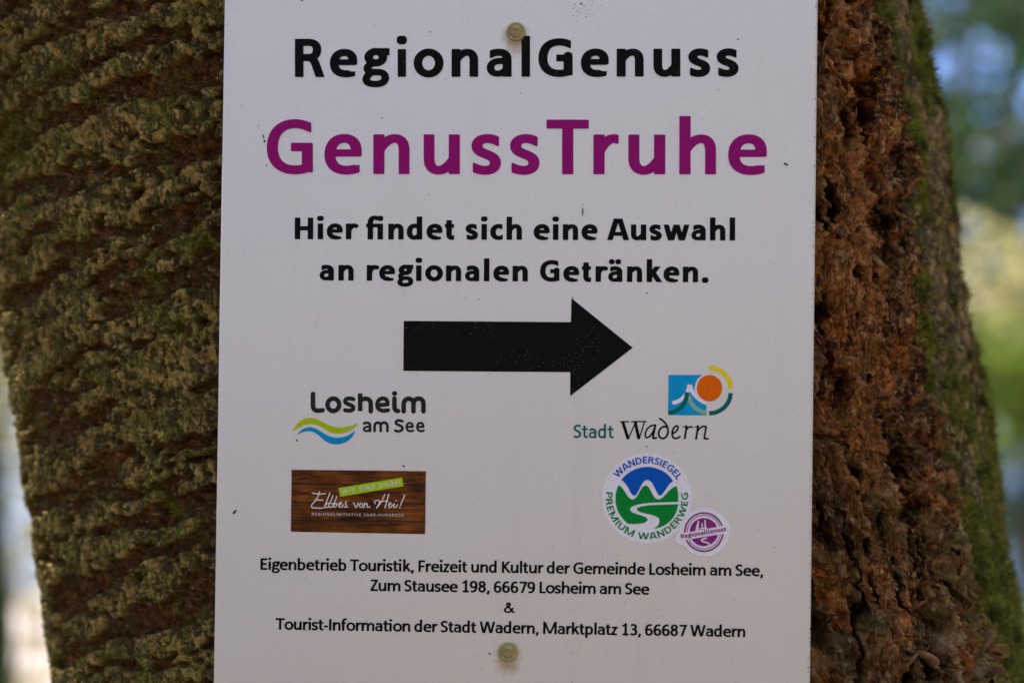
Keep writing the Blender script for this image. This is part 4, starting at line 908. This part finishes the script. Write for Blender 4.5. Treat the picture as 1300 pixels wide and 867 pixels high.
mb = NT('mossy_trunk_bark', .9, .2); mb.color(mb.mix(mb.ramp(mb.noise(mb.coord(), 9, 4), .35, .65), (.03, .05, .02, 1), (.06, .10, .03, 1)))
def tube(pts, rad, n=8):
    v = []; f = []
    for k, (p, r) in enumerate(zip(pts, rad)):
        a = pts[min(k+1, len(pts)-1)]-pts[max(k-1, 0)]; a.normalize(); u = a.cross(Vector((.3, .9, .1))).normalized(); w = a.cross(u)
        for q in range(n): t = 2*math.pi*q/n; v.append(p+(u*math.cos(t)+w*math.sin(t))*r)
    for k in range(len(pts)-1):
        for q in range(n): f.append([k*n+q, k*n+(q+1) % n, (k+1)*n+(q+1) % n, (k+1)*n+q])
    return v, f
def tree_meshes(seed, H, r0, crown0, spread, nleaf, lsize, lm, bark):
    r = random.Random(seed); V = []; Fc = []; tips = []
    def addt(pts, rad, n=8):
        v, f = tube(pts, rad, n); b = len(V); V.extend(v); Fc.extend([[x+b for x in q] for q in f])
    pts = [Vector((r.uniform(-.02, .02)*H*k/10, r.uniform(-.02, .02)*H*k/10, H*k/10.)) for k in range(11)]
    addt(pts, [r0*(1-.85*k/10.) * (1.25 if k == 0 else 1) for k in range(11)], 10)
    for b in range(26):
        h = crown0+(1-crown0)*(b+.5)/26.; k = min(int(h*10), 9); p = pts[k].lerp(pts[k+1], h*10-k); a = b*2.4+r.uniform(-.4, .4)
        L = spread*H*(1.15-h)*r.uniform(.6, 1.1); d = Vector((math.cos(a), math.sin(a), r.uniform(-.05, .45)))
        q = [p+d*L*t+Vector((0, 0, -.12*L*t*t)) for t in (0, .35, .7, 1.)]; addt(q, [r0*.22*(1.1-h), r0*.16*(1.1-h), r0*.09*(1.1-h), .004], 5)
        for t in np.linspace(.25, 1.05, 7): tips.append((q[0].lerp(q[3], min(t, 1)), L*.26))
    rr = np.random.RandomState(seed); idx = rr.randint(0, len(tips), nleaf)
    T = np.array([tuple(tips[k][0]) for k in idx]); S = np.array([tips[k][1] for k in idx])[:, None]
    c = T+rr.randn(nleaf, 3)*S*np.array([.7, .7, .45]); d = rr.randn(nleaf, 3); d /= np.linalg.norm(d, axis=1)[:, None]; e_ = np.cross(d, rr.randn(nleaf, 3)); e_ /= np.linalg.norm(e_, axis=1)[:, None]
    z = lsize*rr.uniform(.6, 1.3, nleaf)[:, None]
    LV = np.stack([c-d*z, c+e_*z*.45, c+d*z, c-e_*z*.45], 1).reshape(-1, 3); LF = np.arange(nleaf*4).reshape(-1, 4)
    return mesh_from('trunk', [tuple(v) for v in V], Fc, bark, True), mesh_from('crown', LV, LF, lm)
KINDS = [tree_meshes(1, 15, .17, .17, .22, 19000, .08, LEAF[0], wb.m), tree_meshes(2, 13, .13, .10, .24, 13000, .07, LEAF[1], wb.m), tree_meshes(3, 17, .2, .22, .2, 15000, .08, LEAF[0], wb.m), tree_meshes(4, 11, .10, .08, .26, 11000, .06, LEAF[2], mb.m), tree_meshes(5, 16, .14, .48, .34, 4200, .10, LEAF[0], wb.m)]
def gz(x, y): return float(terrain_z(np.array([float(x)]), np.array([float(y)]))[0])
def plant_tree(kind, x, y, label, s=1., group='trees of the forest behind', name='forest_tree', rz=None, cat='tree'):
    o = empty(name, (x, y, gz(x, y)-.03)); tag(o, label, cat, group)
    o.rotation_euler = (0, 0, rz if rz is not None else (x*7.3+y*3.1) % 6.28); o.scale = (s, s, s)
    for n, m in zip(('trunk', 'crown'), KINDS[kind]): link(n, m, o)
    return o
g = 'blurred trees in the forest behind the big trunk'
for kind, px, y, s, lab in (
        (0, 1560, 14, 1., 'blurred dark green tree at the upper right edge beyond the trunk'),
        (4, 1225, 23, 1., 'high-crowned blurred dark tree close beside the mossy trunk edge, top right'),
        (0, 1400, 13, 1., 'blurred dark green tree at the upper right, lower crown behind the picture edge'),
        (2, 1300, 29, 1., 'tall blurred tree far off at the right, behind the dark green ones'),
        (1, 1620, 18, .9, 'blurred fresh green tree well right of the big leaning trunk'),
        (4, 1120, 30, .9, 'tall blurred tree far off hidden mostly behind the big trunk'),
        (2, -420, 14, 1., 'blurred dark tree beyond the left edge of the big trunk'),
        (3, 30, 30, .6, 'distant straw-coloured tree at left behind the big trunk')):
    plant_tree(kind, (px-650)/F*y, y, lab, s, g)
# slim mossy stem at the lower left edge
sp = empty('slim_mossy_stem', (-1.375, 6.6, gz(-1.375, 6.6))); tag(sp, 'slim dark green mossy stem, out of focus at the lower left edge', 'tree')
v, f = tube([Vector((-.05+.02*math.sin(k), 0, k*.35)) for k in range(8)], [.055, .050, .048, .046, .04, .034, .02, .01], 12); link('trunk', mesh_from('trunk', v, f, mb.m, True), sp)
rr = np.random.RandomState(8); n = 420; c = np.stack([rr.randn(n)*.10-.02, rr.randn(n)*.25, rr.uniform(1.2, 2.7, n)], 1); d = rr.randn(n, 3)*.035; e_ = rr.randn(n, 3)*.018
link('crown', mesh_from('crown', np.stack([c-d, c+e_, c+d, c-e_], 1).reshape(-1, 3), np.arange(n*4).reshape(-1, 4), LEAF[2]), sp)
# shrubs
def shrub_mesh(seed, h, w, n, ls, lm, zc, zs):
    rr = np.random.RandomState(seed); V = []; Fc = []
    for k in range(4):
        a = k*1.6; q = [Vector((0, 0, 0)), Vector((math.cos(a)*w*.3, math.sin(a)*w*.3, h*.5)), Vector((math.cos(a)*w*.7, math.sin(a)*w*.7, h*rr.uniform(.75, 1)))]
        v, f = tube(q, [.006, .004, .002], 5); b = len(V); V += v; Fc += [[x+b for x in p] for p in f]
    cl = rr.randn(26, 3)*np.array([w*.42, w*.42, zs])+np.array([0, 0, zc]); c = cl[rr.randint(0, 26, n)]+rr.randn(n, 3)*np.array([w*.3, w*.3, .09]); c[:, 2] = np.maximum(c[:, 2], .05)
    d = rr.randn(n, 3); d /= np.linalg.norm(d, axis=1)[:, None]; e_ = np.cross(d, rr.randn(n, 3)); e_ /= np.linalg.norm(e_, axis=1)[:, None]; z = ls*rr.uniform(.6, 1.3, n)[:, None]
    return mesh_from('stems', [tuple(p) for p in V], Fc, wb.m, True), mesh_from('foliage', np.stack([c-d*z, c+e_*z*.5, c+d*z, c-e_*z*.5], 1).reshape(-1, 3), np.arange(n*4).reshape(-1, 4), lm)
for px, y, h, w, n, lm, zc, zs, lab in (
        (1262, 9.5, 1.95, .34, 620, LEAF[2], 1.60, .16, 'straw-coloured blurred sapling at the right, beside the mossy trunk'),
        (1292, 8.0, 1.6, .30, 760, LEAF[1], 1.36, .10, 'fresh green blurred sapling at the right edge, lower than the straw-coloured one'),
        (-15, 9.0, 1.55, .4, 420, LEAF[2], 1.25, .16, 'pale yellow-green blurred sapling at the left edge beside the trunk')):
    x = (px-650)/F*y; g0 = gz(x, y); o = empty('leafy_sapling', (x, y, g0)); tag(o, lab, 'sapling', 'blurred saplings')
    for nm, m in zip(('stems', 'foliage'), shrub_mesh(int(px) % 97, h-g0, w, n, .035, lm, zc-g0, zs)): link(nm, m, o)
# trees added around the photographer, unseen: they cut side light for stronger bark contrast
k = 0
for a in range(13):
    th_ = math.radians(30+a*24.+(a*37 % 9)); r_ = 7.5+(a*53 % 50)/10.; x, y = math.sin(th_)*r_, math.cos(th_)*r_
    plant_tree(a % 3, x, y, 'added unseen forest tree, cutting the side light', .9+(a % 4)*.1, 'added unseen forest trees that cut the side light')
